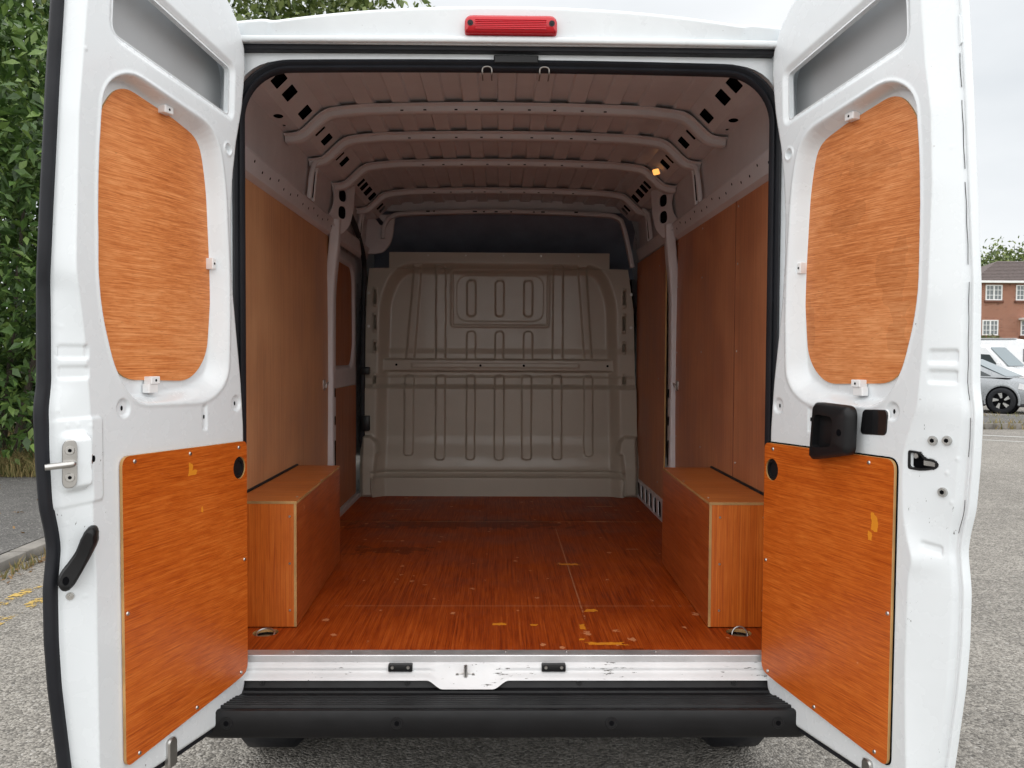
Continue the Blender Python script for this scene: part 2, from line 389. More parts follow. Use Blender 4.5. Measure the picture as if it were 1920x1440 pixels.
def sdf(poly, X, Z):
    """signed distance to a polygon, negative inside"""
    P = np.array(poly, float); d = np.full(X.shape, 1e9); ins = np.zeros(X.shape, bool)
    for i in range(len(P)):
        a, b = P[i], P[(i+1) % len(P)]; e = b-a
        wx, wz = X-a[0], Z-a[1]
        t = np.clip((wx*e[0]+wz*e[1])/(e@e+1e-12), 0, 1)
        d = np.minimum(d, (wx-e[0]*t)**2+(wz-e[1]*t)**2)
        c = ((a[1] > Z) != (b[1] > Z)) & (X < (b[0]-a[0])*(Z-a[1])/(b[1]-a[1]+1e-12)+a[0])
        ins ^= c
    return np.where(ins, -1, 1)*np.sqrt(d)
def rr(x0, x1, z0, z1, r, seg=5): return rpoly([(x0, z0), (x1, z0), (x1, z1), (x0, z1)], r, seg)
def empty(name, loc, label, cat, group=None, rz=0):
    o = bpy.data.objects.new(name, None); col.objects.link(o); o.location = loc; o.rotation_euler.z = rz
    o.empty_display_size = .2
    return tag(o, label, cat, group)
def tag(o, label=None, cat=None, group=None, kind=None):
    if label: o['label'] = label
    if cat: o['category'] = cat
    if group: o['group'] = group
    if kind: o['kind'] = kind
    return o

# ------------------------------------------------------------------ ground
def sheet(name, pts, z, mat, parent=None):
    return frompy(name, [(x, y, z) for x, y in pts], [tuple(range(len(pts)))], mat, parent, False)
tag(sheet('road', [(-300, -300), (300, -300), (300, 600), (-300, 600)], 0, MT['road']), kind='structure', label='worn grey asphalt road around the van')
pv = tag(sheet('pavement', [(-6.4, -14), (-3.63, -14), (-3.63, 60), (-6.4, 60)], .075, MT['pave']), kind='structure', label='tarmac pavement on the left')
ks = None
for i in range(-8, 24):
    if ks is None:
        ks = box('kerb_stone', -.07, .07, .004, .911, 0, .078, MT['kerb'], pv, .012)
        ks.location = (-3.56, i*.915, 0)
    else:
        k = ks.copy(); col.objects.link(k); k.location = (-3.56+rnd.uniform(-.004, .004), i*.915, rnd.uniform(-.004, .003))
tag(sheet('verge', [(-40, 7.45), (-4.6, 7.45), (-4.6, 60), (-40, 60)], .082, MT['soil']), kind='structure', label='dry verge at the foot of the bushes')
tag(sheet('verge', [(-40, -14), (-6.4, -14), (-6.4, 7.45), (-40, 7.45)], .079, MT['pave']), kind='structure')
for x in (-3.05, -2.86):
    tag(sheet('yellow_line', [(x-.045, -10), (x+.045, -10), (x+.045, 30), (x-.045, 30)], .004, MT['yline']), 
        'flaking yellow line nearest the kerb' if x < -3 else 'flaking yellow line farther from the kerb', 'road marking', 'double yellow lines')
# far side on the right: white lines, kerbed strip with weeds, car park, grass bank
d_ = Vector((.86, -.51)).normalized(); n_ = Vector((.51, .86))
def strip(name, p, a, b, w, z, mat): 
    P = [Vector(p)+d_*a-n_*w/2, Vector(p)+d_*b-n_*w/2, Vector(p)+d_*b+n_*w/2, Vector(p)+d_*a+n_*w/2]
    return sheet(name, [(q.x, q.y) for q in P], z, mat)
tag(strip('white_line', (9.57, 14.2), -9, 14, .12, .004, MT['wline']), 'worn solid white line across the far road', 'road marking')
tag(strip('white_line', (9.1, 13.2), -9, 14, .08, .004, MT['wline']), 'worn thin white line nearer the van on the right', 'road marking')
isl = tag(frompy('traffic_island', [(x, y, z) for z in (0, .11) for x, y in ((4, 15.75), (60, 15.75), (60, 18.6), (4, 18.6))],
       [(4, 5, 6, 7), (0, 1, 5, 4), (1, 2, 6, 5), (2, 3, 7, 6), (3, 0, 4, 7)], MT['pave'], None, False), kind='structure', label='kerbed paved strip before the parked cars')
ik = None
for i in range(12):
    if ik is None: ik = box('kerb_stone', .004, .911, -.075, .0, 0, .125, MT['kerb'], isl, .012); ik.location = (8+i*.915, 15.745, 0)
    else:
        k = ik.copy(); col.objects.link(k); k.location = (8+i*.915, 15.745+rnd.uniform(-.005, .005), 0)
bank = tag(frompy('grass_bank', [(5, 40, .0), (90, 40, .0), (90, 52, 1.95), (5, 52, 1.95), (90, 130, 1.95), (5, 130, 1.95)], [(0, 1, 2, 3), (3, 2, 4, 5)], MT['lawn'], None, False), kind='structure', label='raised grassy bank below the brick house')

def blades(name, pts, hmin, hmax, mat, seed, wid=.006):
    g = np.random.default_rng(seed); n = len(pts); P = np.array(pts, float)
    a = g.uniform(0, 6.28, n); h = g.uniform(hmin, hmax, n); le = g.normal(0, .45, (n, 2))*h[:, None]
    dx = np.stack([np.cos(a), np.sin(a), 0*a], 1)*wid
    tip = P+np.stack([le[:, 0], le[:, 1], h], 1); mid = P+np.stack([le[:, 0]*.3, le[:, 1]*.3, h*.55], 1)
    V = np.stack([P-dx, P+dx, mid+dx*.7, mid-dx*.7, tip], 1).reshape(-1, 3)
    F = []
    for i in range(n): k = 5*i; F += [(k, k+1, k+2, k+3), (k+3, k+2, k+4)]
    me = bpy.data.meshes.new(name); me.from_pydata(V.tolist(), [], F); me.update()
    return put(me, name, mat, None, False)
g = np.random.default_rng(3)
n = 9000; px = g.uniform(-9, -4.6, n); py = 7.4+g.exponential(1.5, n)
tag(blades('dry_grass', np.stack([px, py, 0*px+.08], 1), .06, .32, MT['grassy'], 4, .008), 'dry tufted grass along the foot of the laurel bush', 'grass', kind='stuff')
n = 1500; px = g.uniform(8, 17, n); py = np.where(g.random(n) < .75, g.normal(15.72, .05, n), g.normal(18.3, .3, n))
tag(blades('weeds', np.stack([px, py, 0*px+.0], 1), .05, .28, MT['grassy'], 5, .012), 'dry weeds growing along the far kerb', 'weeds', kind='stuff')
n = 500; px = -3.42-np.abs(g.normal(0, .05, n))+.06; py = g.uniform(2.2, 7, n)
tag(blades('kerb_weeds', np.stack([px, py, 0*px], 1), .02, .10, MT['grassy'], 6, .006), 'short weeds along the near kerb', 'weeds', kind='stuff')

# leaf clouds
def leafgeo(C, Ls, seed, wr=.42, droop=.5):
    g = np.random.default_rng(seed); n = len(C)
    T = np.array([(0, 0, 0), (.5*wr, .42, .05), (0, 1, -.10), (-.5*wr, .42, .05), (0, .5, -.015)])
    yaw = g.uniform(0, 6.283, n); pit = g.normal(-droop, .5, n); rol = g.normal(0, .6, n)
    cy, sy, cp, sp, cr_, sr = np.cos(yaw), np.sin(yaw), np.cos(pit), np.sin(pit), np.cos(rol), np.sin(rol)
    V = T[None]*np.asarray(Ls)[:, None, None]
    x, y, z = V[..., 0], V[..., 1], V[..., 2]
    x, z = x*cr_[:, None]+z*sr[:, None], -x*sr[:, None]+z*cr_[:, None]
    y, z = y*cp[:, None]-z*sp[:, None], y*sp[:, None]+z*cp[:, None]
    x, y = x*cy[:, None]-y*sy[:, None], x*sy[:, None]+y*cy[:, None]
    return (np.stack([x, y, z], -1)+np.asarray(C)[:, None]).reshape(-1, 3)
def leafmesh(name, C, Ls, seed, mat, parent=None, wr=.42, droop=.5):
    V = leafgeo(C, Ls, seed, wr, droop); n = len(C)
    k = (np.arange(n)*5)[:, None, None]
    F = (k+np.array([[0, 1, 4], [1, 2, 4], [2, 3, 4], [3, 0, 4]])[None]).reshape(-1, 3).astype(np.int32)
    me = bpy.data.meshes.new(name); me.vertices.add(len(V)); me.vertices.foreach_set('co', V.astype(np.float32).ravel())
    me.loops.add(F.size); me.loops.foreach_set('vertex_index', F.ravel())
    me.polygons.add(len(F)); me.polygons.foreach_set('loop_start', np.arange(0, F.size, 3, dtype=np.int32)); me.polygons.foreach_set('loop_total', np.full(len(F), 3, dtype=np.int32))
    me.update(calc_edges=True); me.validate()
    return put(me, name, mat, parent, False)
def clumps(centre, rad, ncl, crad, per, seed, bias=.75):
    """leaf positions in clumps spread through an ellipsoid, mostly toward its skin"""
    g = np.random.default_rng(seed)
    d = g.normal(size=(ncl, 3)); d /= np.linalg.norm(d, axis=1)[:, None]
    r = g.uniform(0, 1, ncl)**(1/3*(1-bias)+.12)
    K = np.array(centre)+d*r[:, None]*np.array(rad)*g.uniform(.85, 1.12, (ncl, 1))
    off = g.normal(size=(ncl, per, 3))*np.array(crad)*.5
    return (K[:, None]+off).reshape(-1, 3), K
def limbs(bm, base, tips, r0, r1, seed):
    for i, tp in enumerate(tips):
        a = Vector(base); b = Vector(tp); ax = b-a
        cylinder(bm, a, ax, r0, r1, ax.length, 7)
def tree(name, label, base, centre, rad, ncl, crad, per, leaf, mat, seed, group=None, wr=.5):
    o = empty(name, base, label, 'tree', group)
    C, K = clumps(np.array(centre)-np.array(base), rad, ncl, crad, per, seed)
    leafmesh('crown', C, np.random.default_rng(seed).uniform(.7, 1.2, len(C))*leaf, seed+1, mat, o, wr)['kind'] = 'stuff'
    bm = bmesh.new(); top = Vector(centre)-Vector(base)
    fork = top*.55
    cylinder(bm, (0, 0, 0), fork, .03*top.length, .02*top.length, fork.length, 10)
    limbs(bm, fork, [K[i] for i in range(0, ncl, max(1, ncl//9))], .012*top.length, .02, seed)
    frombm(bm, 'trunk', MT['bark'], o, True, 60)
    return o

g = np.random.default_rng(12); n = 420
lx = np.where(g.random(n) < .8, -3.40+np.abs(g.normal(0, .07, n)), g.uniform(-5.5, -3.7, n)); ly = g.uniform(1.5, 8, n)
tag(leafmesh('dead_leaves', np.stack([lx, ly, np.where(lx < -3.6, .09, .014)], 1), g.uniform(.02, .055, n), 13, MT['deadleaf'], None, .6, .0), 'brown dead leaves littering the kerb on the left', 'leaves', kind='stuff')
# the tall laurel at the left, close enough for single leaves to show
bush = empty('laurel_bush', (-6.6, 8.4, .08), 'tall dense laurel bush with broad glossy leaves beside the pavement on the left', 'bush')
C, K = clumps((0, 0, 2.9), (2.3, 1.6, 3.1), 430, .33, 44, 21, .75)
C = C[C[:, 2] > .15]
fo = leafmesh('foliage', C, np.random.default_rng(5).uniform(.10, .20, len(C)), 22, MT['leaf'], bush, .48); fo['kind'] = 'stuff'
bm = bmesh.new()
for k in range(7):
    a = rnd.uniform(0, 6.28); limbs(bm, (.3*math.cos(a), .3*math.sin(a), -.05), [(1.4*math.cos(a), .9*math.sin(a), rnd.uniform(2.5, 5))], .05, .02, k)
frombm(bm, 'stem', MT['bark'], bush, True, 60)
core = bmesh.new(); bmesh.ops.create_icosphere(core, subdivisions=3, radius=1)
for v in core.verts:
    f_ = 1+.12*math.sin(v.co.x*9)+.1*math.sin(v.co.z*11+v.co.y*7)
    v.co = Vector((v.co.x*1.7*f_, v.co.y*1.0*f_, 2.9+v.co.z*2.55*f_))
lv = []
for q in range(4):
    me = bpy.data.meshes.new('leaf'); V = leafgeo(np.zeros((1, 3)), [1.0], 90+q, .46, .25)
    core_v = V.tolist(); me.from_pydata(core_v, [], [(0, 1, 4), (1, 2, 4), (2, 3, 4), (3, 0, 4)]); me.update(); me.materials.append(MT['leaf']); lv.append(me)
core.free()
camp = np.array([-.024, -2.62, 1.525])
cnt = 0; g = np.random.default_rng(44)
while cnt < 300:
    u_, w_ = g.uniform(-5, 112), g.uniform(-10, 850)
    dv = np.array([(u_-936)/1600, 1, (668-w_)/1600]); 
    # front skin of the ellipsoid along this sight line
    o_ = (camp-np.array([-6.6, 8.4, 2.98]))/np.array([2.45, 1.75, 3.3]); e_ = dv/np.array([2.45, 1.75, 3.3])
    A_, B_, C_ = e_@e_, o_@e_, o_@o_-1; D_ = B_*B_-A_*C_
    if D_ < 0: 
        continue
    P_ = camp+dv*((-B_-math.sqrt(D_))/A_+abs(g.normal(0, .22)))-np.array([-6.6, 8.4, .08])
    if P_[2] < .2: continue
    o = bpy.data.objects.new('leaf', lv[cnt % 4]); col.objects.link(o); o.parent = bush; o.location = P_
    s_ = g.uniform(.12, .235); o.scale = (s_, s_, s_); o.rotation_euler = (g.normal(-.2, .5), g.normal(0, .5), g.uniform(0, 6.28)); cnt += 1
tree('leafy_tree', 'tall leafy tree showing above the left end of the van roof', (-5.2, 13.5, .08), (-4.9, 13.5, 6.0), (3.4, 2.4, 4.0), 700, .55, 40, .17, MT['leaf2'], 31, 'trees on the left')
tree('leafy_tree', 'leafy tree whose crown dips behind the van roof left of the brake light', (-3.4, 19, .08), (-3.2, 19, 6.1), (3.4, 2.6, 3.85), 700, .55, 40, .19, MT['leaf2'], 33, 'trees on the left')
tree('leafy_tree', 'dark leafy tree behind the laurel bush on the left', (-10.0, 13.5, .08), (-9.3, 13.5, 4.4), (3.6, 2.5, 4.5), 800, .6, 40, .22, MT['leaf'], 35, 'trees on the left')

# ------------------------------------------------------------------ the van
VAN = empty('panel_van', (0, 0, 0), 'white panel van with both rear doors open, showing its plywood lined load space', 'van')
UP = (0, 0, FZ)
def ident(a, b, c): return (a, b, c)
XZ = lambda a, b, c: (a, c, b)           # plate standing across the van, depth along Y
YZ = lambda a, b, c: (c, a, b)           # plate along a side wall, depth along X

# outer shell: loft along the length
def shell():
    st = [  # Y, half width scale, roof z, bottom z
        (.03, 1, 1.925, -.10), (.14, 1, 2.005, -.10), (.4, 1, 2.025, -.10), (1.5, 1, 2.03, -.10), (2.9, 1, 2.02, -.10), (3.3, .99, 1.95, -.10), (3.75, .97, 1.72, -.1), (4.15, .95, 1.25, -.1), (4.5, .93, .72, -.12), (4.85, .86, .48, -.15), (4.98, .72, .22, -.15)]
    rows = []
    for Y, w, zt, zb in st:
        h = zt-zb
        pr = [(.985, 0), (1.015, .18), (1.02, .42), (1.0, .66), (.965, .82), (.915, .92), (.83, .968), (.62, .99), (0, 1.0)]
        half = [(a*w, zb+b*h) for a, b in pr]
        full = [(-a, z) for a, z in half]+[(a, z) for a, z in half[::-1][1:]]
        rows.append([(a, Y, z) for a, z in full])
    P = np.array(rows)
    return gridmesh('body_shell', P, MT['body'], VAN, True, 50, UP)
shell()
fp = [(.985, -.10), (1.015, .27), (1.02, .76), (1.0, 1.256), (.965, 1.585), (.915, 1.79)]
# rear frame round the opening
ap = rpoly([(-.834, -.055), (-.834, 1.815), (.834, 1.815), (.834, -.055)], [0, .17, .17, 0], 10)
outl = [(-.985, -.055), (-1.015, .27), (-1.02, .76), (-1.0, 1.256), (-.965, 1.585), (-.93, 1.80), (-.92, 1.868), (.92, 1.868), (.93, 1.80), (.965, 1.585), (1.0, 1.256), (1.02, .76), (1.015, .27), (.985, -.055)]
plate('rear_frame', outl+ap[::-1], [], .06, -.004, XZ, MT['body'], VAN, 0, 40, UP)
# body seal: profile is across the frame and proud of it
def arch(hw, zt, r, z0=-.05, crown=.006, n=14):
    P = [(-hw, z) for z in np.linspace(z0, zt-r, 20)]
    P += [(-hw+r-r*math.cos(a), zt-r+r*math.sin(a)) for a in np.linspace(0, math.pi/2, n)[1:]]
    xs = np.linspace(-hw+r, hw-r, 26)[1:-1]
    P += [(x, zt+crown*(1-(x/(hw-r))**2)) for x in xs]
    P += [(hw-r+r*math.sin(a), zt-r+r*math.cos(a)) for a in np.linspace(0, math.pi/2, n)]
    P += [(hw, z) for z in np.linspace(zt-r, z0, 20)[1:]]
    return P
A_ = arch(.818, 1.799, .16)
sealp = [(.017, .012), (.016, -.010), (.007, -.016), (-.001, -.006), (-.009, -.012), (-.016, -.004), (-.017, .012)]
sweep('door_seal', [(x, .0, z) for x, z in A_], [(a, -b) for a, b in sealp], (0, -1, 0), MT['rubber'], VAN, False, 70, UP)
A2 = arch(.845, 1.838, .17)
sweep('outer_seal', [(x, .010, z) for x, z in A2 if z > .1 and abs(x) > .7], cprof(.004, .004, 6), (0, -1, 0), MT['rubber'], VAN, False, 70, UP) if False else None
# header over the doors with the raised lamp housing
xs = np.linspace(-.93, .93, 187)
def head_top(x):
    ax = abs(x)
    hump = 1.972-.052*(ax/.72)**2.2
    sh = 1.932-.10*max(0, ax-.74)
    k = float(sst(np.array(ax), .69, .725)); return hump*(1-k)+sh*k
rows = []
for f in np.linspace(0, 1, 22):
    rows.append([])
    for x in xs:
        zt = head_top(x); k = float(sst(np.array(abs(x)), .693, .722))
        z = 1.872+(zt-.018-1.872)*f
        y = -.046-.010*f+.012*k
        rows[-1].append((x, y, z))
for a in np.linspace(.15, 1.57, 8):
    rows.append([(x, -.046-.010+.012*float(sst(np.array(abs(x)), .693, .722))+.05*(1-math.cos(a)), head_top(x)-.018+.018*math.sin(a)) for x in xs])
rows.append([(x, .3, head_top(x)+.012 if abs(x) < .6 else head_top(x)-.01) for x in xs])
gridmesh('roof_header', np.array(rows), MT['body'], VAN, True, 50, UP)
sweep('header_lip', [(x, -.050, 1.864-.004*(x/.8)**2) for x in np.linspace(-.90, .90, 25)], rprof(.022, .018, .007), (0, 0, 1), MT['body'], VAN, False, 50, UP)
box('header_soffit', -.9, .9, -.04, .03, 1.853, 1.857, MT['body'], VAN, 0, UP)
sweep('header_seal', [(x, -.012, 1.842-.003*(x/.8)**2) for x in np.linspace(-.80, .80, 25)], rpoly([(-.022, -.003), (.022, -.005), (.026, .003), (.018, .013), (-.022, .013)], .003, 3), (0, 0, 1), MT['rubber'], VAN, False, 50, UP)
plate('latch_block', rr(-.045, .09, 1.808, 1.832, .003), [], .012, -.02, XZ, MT['plastic'], VAN, .003, 40, UP)
for x in (-.065, .108):
    sweep('latch_striker', bez([(x-.014, .03, 1.772), (x-.014, -.012, 1.775), (x-.013, -.018, 1.792), (x, -.019, 1.797), (x+.013, -.018, 1.792), (x+.014, -.012, 1.775), (x+.014, .03, 1.772)], 24), cprof(.0025), (0, .3, 1), plain('dull_striker_steel', (.3, .28, .26), .45, 1), VAN, False, 60, UP)
# high level brake lamp
def glossy(name, c, rough=.12, trans=0, emit=None, es=0):
    m, t, b = new_mat(name); b.inputs['Base Color'].default_value = (*c, 1); b.inputs['Roughness'].default_value = rough
    b.inputs['Transmission Weight'].default_value = trans; b.inputs['Coat Weight'].default_value = .1
    if emit: b.inputs['Emission Color'].default_value = (*emit, 1); b.inputs['Emission Strength'].default_value = es
    return m
MT['red'] = glossy('red_lens', (.50, .004, .013), .2)
MT['red_rib'] = glossy('red_lens_core', (.62, .006, .022), .3)
lampo = rpoly([(-.131, 1.878), (.142, 1.878), (.142, 1.929), (-.131, 1.929)], [.008, .008, .034, .034], 8)
bl = plate('brake_light', lampo, [], -.03, -.078, XZ, MT['red'], VAN, .008, 50, UP)
for i in range(6):
    z0 = 1.886+i*.0052
    box('lens_rib', -.100, .110, -.0815, -.076, z0, z0+.0034, MT['red_rib'], bl, .0012)
for x in (-.114, .126):
    bm = bmesh.new(); cylinder(bm, (x, -.077, 1.904), (0, -1, 0), .0085, .0085, .0035, 16); cylinder(bm, (x, -.0795, 1.904), (0, -1, 0), .004, .003, .003, 10)
    frombm(bm, 'lamp_screw', MT['plastic'], bl, True, 40)

# sill, aluminium threshold and bumper
xs = np.linspace(-.83, .83, 333)
def sillrow(prof_y, prof_z):
    return [(x, prof_y(x), prof_z(x)) for x in xs]
cdip = lambda x: float(sst(np.array(abs(x+.115)), .125, .075))
rows = [sillrow(lambda x: -.012, lambda x: -.014), sillrow(lambda x: -.022, lambda x: -.019)]
for f in np.linspace(0, 1, 14):
    rows.append(sillrow(lambda x: -.026-.022*f-.022*max(0, f-.45)**1.2*(1-cdip(x))-.030*f*f*cdip(x)-.004*math.sin(9*f)*(1-cdip(x)), lambda x: -.021-.038*f-.020*f*cdip(x)))
rows.append(sillrow(lambda x: -.02, lambda x: -.075))
gridmesh('door_sill', np.array(rows), MT['sill'], VAN, False, 40, UP)
def alup(x): return x
o = sweep('threshold_strip', [(x, 0, 0) for x in np.linspace(-.815, .815, 12)], [(.028, .003), (.028, .0045), (-.018, .0045), (-.0195, .002), (-.0195, -.0165), (-.018, -.0165), (-.0175, .003)], (0, 0, 1), MT['alu'], VAN, False, 20, UP)
for x in (-.66, -.48, -.22, .0, .19, .47, .7):
    bm = bmesh.new(); cylinder(bm, (x, .012, .0045), (0, 0, 1), .004, .003, .0015, 10); frombm(bm, 'strip_screw', MT['steel'], o, True, 40)
for x in (-.322, .147):
    p = box('latch_socket', x-.037, x+.037, -.042, -.018, -.040, -.018, MT['plastic'], VAN, .003, UP)
    for dx in (-.024, .024):
        bm = bmesh.new(); cylinder(bm, (x+dx, -.042, -.026), (0, -1, 0), .0055, .0045, .003, 12); frombm(bm, 'socket_screw', MT['steel'], p, True, 40)
stk = plate('sill_striker', rpoly([(-.162, -.049), (-.122, -.060), (-.085, -.049), (-.122, -.040)], .012, 5), [], -.028, -.042, XZ, MT['steel'], VAN, .002, 40, UP)
bm = bmesh.new(); cylinder(bm, (-.122, -.046, -.052), (0, -.15, 1), .006, .006, .036, 10); frombm(bm, 'striker_pin', MT['steel'], stk, True, 40)
for x in (-.148, -.099):
    bm = bmesh.new(); cylinder(bm, (x, -.040, -.049), (0, -1, 0), .006, .0045, .004, 12); frombm(bm, 'striker_bolt', MT['steel'], stk, True, 40)
bp = [(-.030, -.058), (-.045, -.066), (-.050, -.078), (-.053, -.0835), (-.072, -.086), (-.074, -.092), (-.095, -.0925)]
y = -.100
for i in range(6):
    bp += [(y, -.0945), (y-.0022, -.0875), (y-.0070, -.0875), (y-.0092, -.0945)]; y -= .0135
bp += [(-.188, -.0925), (-.1955, -.0945), (-.1985, -.099), (-.1985, -.140), (-.195, -.168), (-.186, -.178), (-.02, -.182), (-.02, -.09)]
xs = np.concatenate([np.linspace(-1.0, -.86, 12), np.linspace(-.85, .85, 40), np.linspace(.86, 1.0, 12)])
rows = []
for x in xs:
    k = float(sst(np.array(abs(x)), .84, 1.0))
    rows.append([(x, yy*(1-.55*k), zz) for yy, zz in bp])
bmp = gridmesh('rear_bumper', np.array(rows), MT['bumper'], VAN, False, 35, UP)
for x in (-.313, .304, -.80, .786):
    bm = bmesh.new()
    for r0, r1, d0, d1 in ((.017, .0155, 0, .004), (.0105, .010, .004, .0015)): pass
    cylinder(bm, (x, -.1965, -.129), (0, -1, .06), .0185, .0165, .004, 24); cylinder(bm, (x, -.2005, -.129), (0, -1, .06), .011, .010, .002, 20)
    s_ = frombm(bm, 'parking_sensor', MT['bumper'], bmp, True, 40)
    bm = bmesh.new(); cylinder(bm, (x, -.2023, -.129), (0, -1, .06), .0072, .0072, .0008, 18); frombm(bm, 'sensor_eye', MT['dark'], s_, True, 40)
for x in (-.30, .225, .70, -.74):
    bm = bmesh.new(); cylinder(bm, (x, -.045, -.072), (0, -1, .2), .010, .0085, .006, 14); cylinder(bm, (x, -.051, -.0708), (0, -1, .2), .004, .003, .002, 8); frombm(bm, 'bumper_bolt', MT['plastic'], bmp, True, 40)
plate('towing_bracket', rpoly([(.612, -.243), (.706, -.243), (.715, -.165), (.603, -.165)], .02), [], .02, -.03, XZ, plain('pale_galvanised', (.5, .48, .45), .5, .3, grain=.2), VAN, .004, 40, UP)
box('underbody', -.93, .93, .02, 4.7, -.20, -.09, MT['dark'], VAN, 0, UP)
def wheel(parent, x, y, r, w, sg, rimmat):
    prof = [(.62, .40), (.66, .5), (.80, .5), (.94, .46), (1.0, .36), (1.0, -.36), (.94, -.46), (.80, -.5), (.66, -.5), (.62, -.4)]
    V, F = [], []; n = 40; m = len(prof)
    for k in range(n):
        a = 2*math.pi*k/n
        V += [(w*b, r*q*math.cos(a), r*q*math.sin(a)) for q, b in prof]
    for k in range(n):
        for j in range(m): F.append((k*m+j, k*m+(j+1) % m, ((k+1) % n)*m+(j+1) % m, ((k+1) % n)*m+j))
    t = frompy('tyre', V, F, MT['rubber'], parent, True, 45, (x, y, r))
    bm = bmesh.new(); cylinder(bm, (-sg*w*.2, 0, 0), (sg, 0, 0), r*.64, r*.62, w*.55, 36); cylinder(bm, (sg*w*.35, 0, 0), (sg, 0, 0), r*.3, r*.2, w*.12, 20)
    frombm(bm, 'rim', rimmat, t, True, 40)
    return t
for sx in (-1, 1):
    for yy in (.74, 4.15): wheel(VAN, sx*.88, yy, .345, .22, sx, MT['steel'])

# load floor: two sheets with a joint, round cut-outs for the lashing rings
for (y0, y1, hol) in ((.0, 2.126, [(-.799, .209), (.786, .211)]), (2.129, 3.13, [])):
    plate('floor_sheet', [(-.935, y0), (.935, y0), (.935, y1), (-.935, y1)] if not hol else [(-.83, y0), (.83, y0), (.83, .1), (.935, .1), (.935, y1), (-.935, y1), (-.935, .1), (-.83, .1)],
          [ring(a, b, .042, .042, 22) for a, b in hol], -.012, 0, ident, [MT['ply_floor'], MT['plyedge']], VAN, 0, 35, UP, 1)
box('floor_pan', -.95, .95, .02, 3.2, -.06, -.035, MT['inner'], VAN, 0, UP)
for (a, b, s) in ((-.799, .209, 0), (.786, .211, 1)):
    bm = bmesh.new(); cylinder(bm, (a, b, -.035), (0, 0, 1), .041, .032, .018, 22); o = frombm(bm, 'lashing_cup', MT['steel'], VAN, True, 30, UP)
    if s: P = [(a+.026*math.cos(t), b-.012+.006*math.sin(t), -.004+.026*math.sin(t)) for t in np.linspace(0, 2*math.pi, 25)[:-1]]
    else: P = [(a+.030*math.cos(t), b+.022*math.sin(t), -.003+.010*math.sin(t)) for t in np.linspace(0, 2*math.pi, 25)[:-1]]
    sweep('lashing_ring', P, cprof(.0032, n=8), (0, 1, .3) if s else (0, 0, 1), MT['steel'], o, True, 60)
# wheel arch boxes
for sg in (-1, 1):
    xi0, xi1 = (.706, .735) if sg < 0 else (.692, .708)
    y0, y1, zt = .257, 1.20 if sg < 0 else 1.17, .432
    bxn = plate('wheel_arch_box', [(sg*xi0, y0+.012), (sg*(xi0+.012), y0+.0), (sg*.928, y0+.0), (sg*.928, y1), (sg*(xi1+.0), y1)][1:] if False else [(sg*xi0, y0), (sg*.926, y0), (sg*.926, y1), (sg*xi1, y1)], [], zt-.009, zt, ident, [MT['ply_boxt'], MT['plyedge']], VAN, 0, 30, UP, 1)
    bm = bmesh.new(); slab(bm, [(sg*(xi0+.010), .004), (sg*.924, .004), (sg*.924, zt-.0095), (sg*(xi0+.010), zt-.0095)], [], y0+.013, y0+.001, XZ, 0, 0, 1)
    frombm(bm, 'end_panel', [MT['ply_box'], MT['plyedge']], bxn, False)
    V = []
    for dx in (0, .009):
        V += [(sg*(xi0+.001+dx), y0+.001, .004), (sg*(xi1+.001+dx), y1-.001, .004), (sg*(xi1+.001+dx), y1-.001, zt-.0095), (sg*(xi0+.001+dx), y0+.001, zt-.0095)]
    me = bpy.data.meshes.new('side_panel'); me.from_pydata(V, [], [(0, 1, 2, 3), (7, 6, 5, 4), (0, 4, 5, 1), (1, 5, 6, 2), (2, 6, 7, 3), (3, 7, 4, 0)]); me.update()
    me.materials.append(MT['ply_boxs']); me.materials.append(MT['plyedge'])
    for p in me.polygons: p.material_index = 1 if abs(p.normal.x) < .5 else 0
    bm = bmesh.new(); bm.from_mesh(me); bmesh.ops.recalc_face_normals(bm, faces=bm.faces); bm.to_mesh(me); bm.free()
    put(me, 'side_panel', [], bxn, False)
    for k_, (xa, za) in enumerate(((.73, .06), (.73, .22), (.73, .38), (.88, .06), (.88, .38))):
        bm = bmesh.new(); cylinder(bm, (sg*xa, y0+.001, za), (0, -1, 0), .0042, .0035, .0016, 10); frombm(bm, 'panel_screw', MT['steel'], bxn, True, 40)
    for ya in (.35, .75, 1.1):
        bm = bmesh.new(); cylinder(bm, (sg*(xi0+.02), ya, zt), (0, 0, 1), .0042, .0035, .0012, 10); frombm(bm, 'panel_screw', MT['steel'], bxn, True, 40)
    sweep('sealant_line', [(sg*.926, yy, zt+.002) for yy in (y0, y1)], cprof(.006, n=6), (0, 0, 1), MT['rubber'], bxn)

# side walls
WX = .93
def wall_screws(par, sg, x, pts):
    for yy, zz_ in pts:
        bm = bmesh.new(); cylinder(bm, (sg*x, yy, zz_), (-sg, 0, 0), .005, .004, .002, 10); frombm(bm, 'panel_screw', MT['steel'], par, True, 40)
def wall_ply(name, sg, y0, y1, z0, z1, mat, par=VAN, x=WX):
    return plate(name, [(y0, z0), (y1, z0), (y1, z1), (y0, z1)], [], sg*(x+.009), sg*x, YZ, [mat, MT['plyedge']], par, 0, 30, UP if par is VAN else None, 1)
wall_ply('wall_panel', -1, .05, 1.93, -.01, 1.575, MT['ply_wall'])
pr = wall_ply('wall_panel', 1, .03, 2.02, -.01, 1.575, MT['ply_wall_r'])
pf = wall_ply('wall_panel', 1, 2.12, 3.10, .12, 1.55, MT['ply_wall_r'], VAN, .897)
wall_screws(pr, 1, WX, [(yy, z) for yy in (.12, .8, 1.4, 1.95) for z in (.5, .95, 1.3, 1.53)])
wall_screws(pf, 1, .897, [(yy, z) for yy in (2.3, 2.95) for z in (.2, .8, 1.45)])
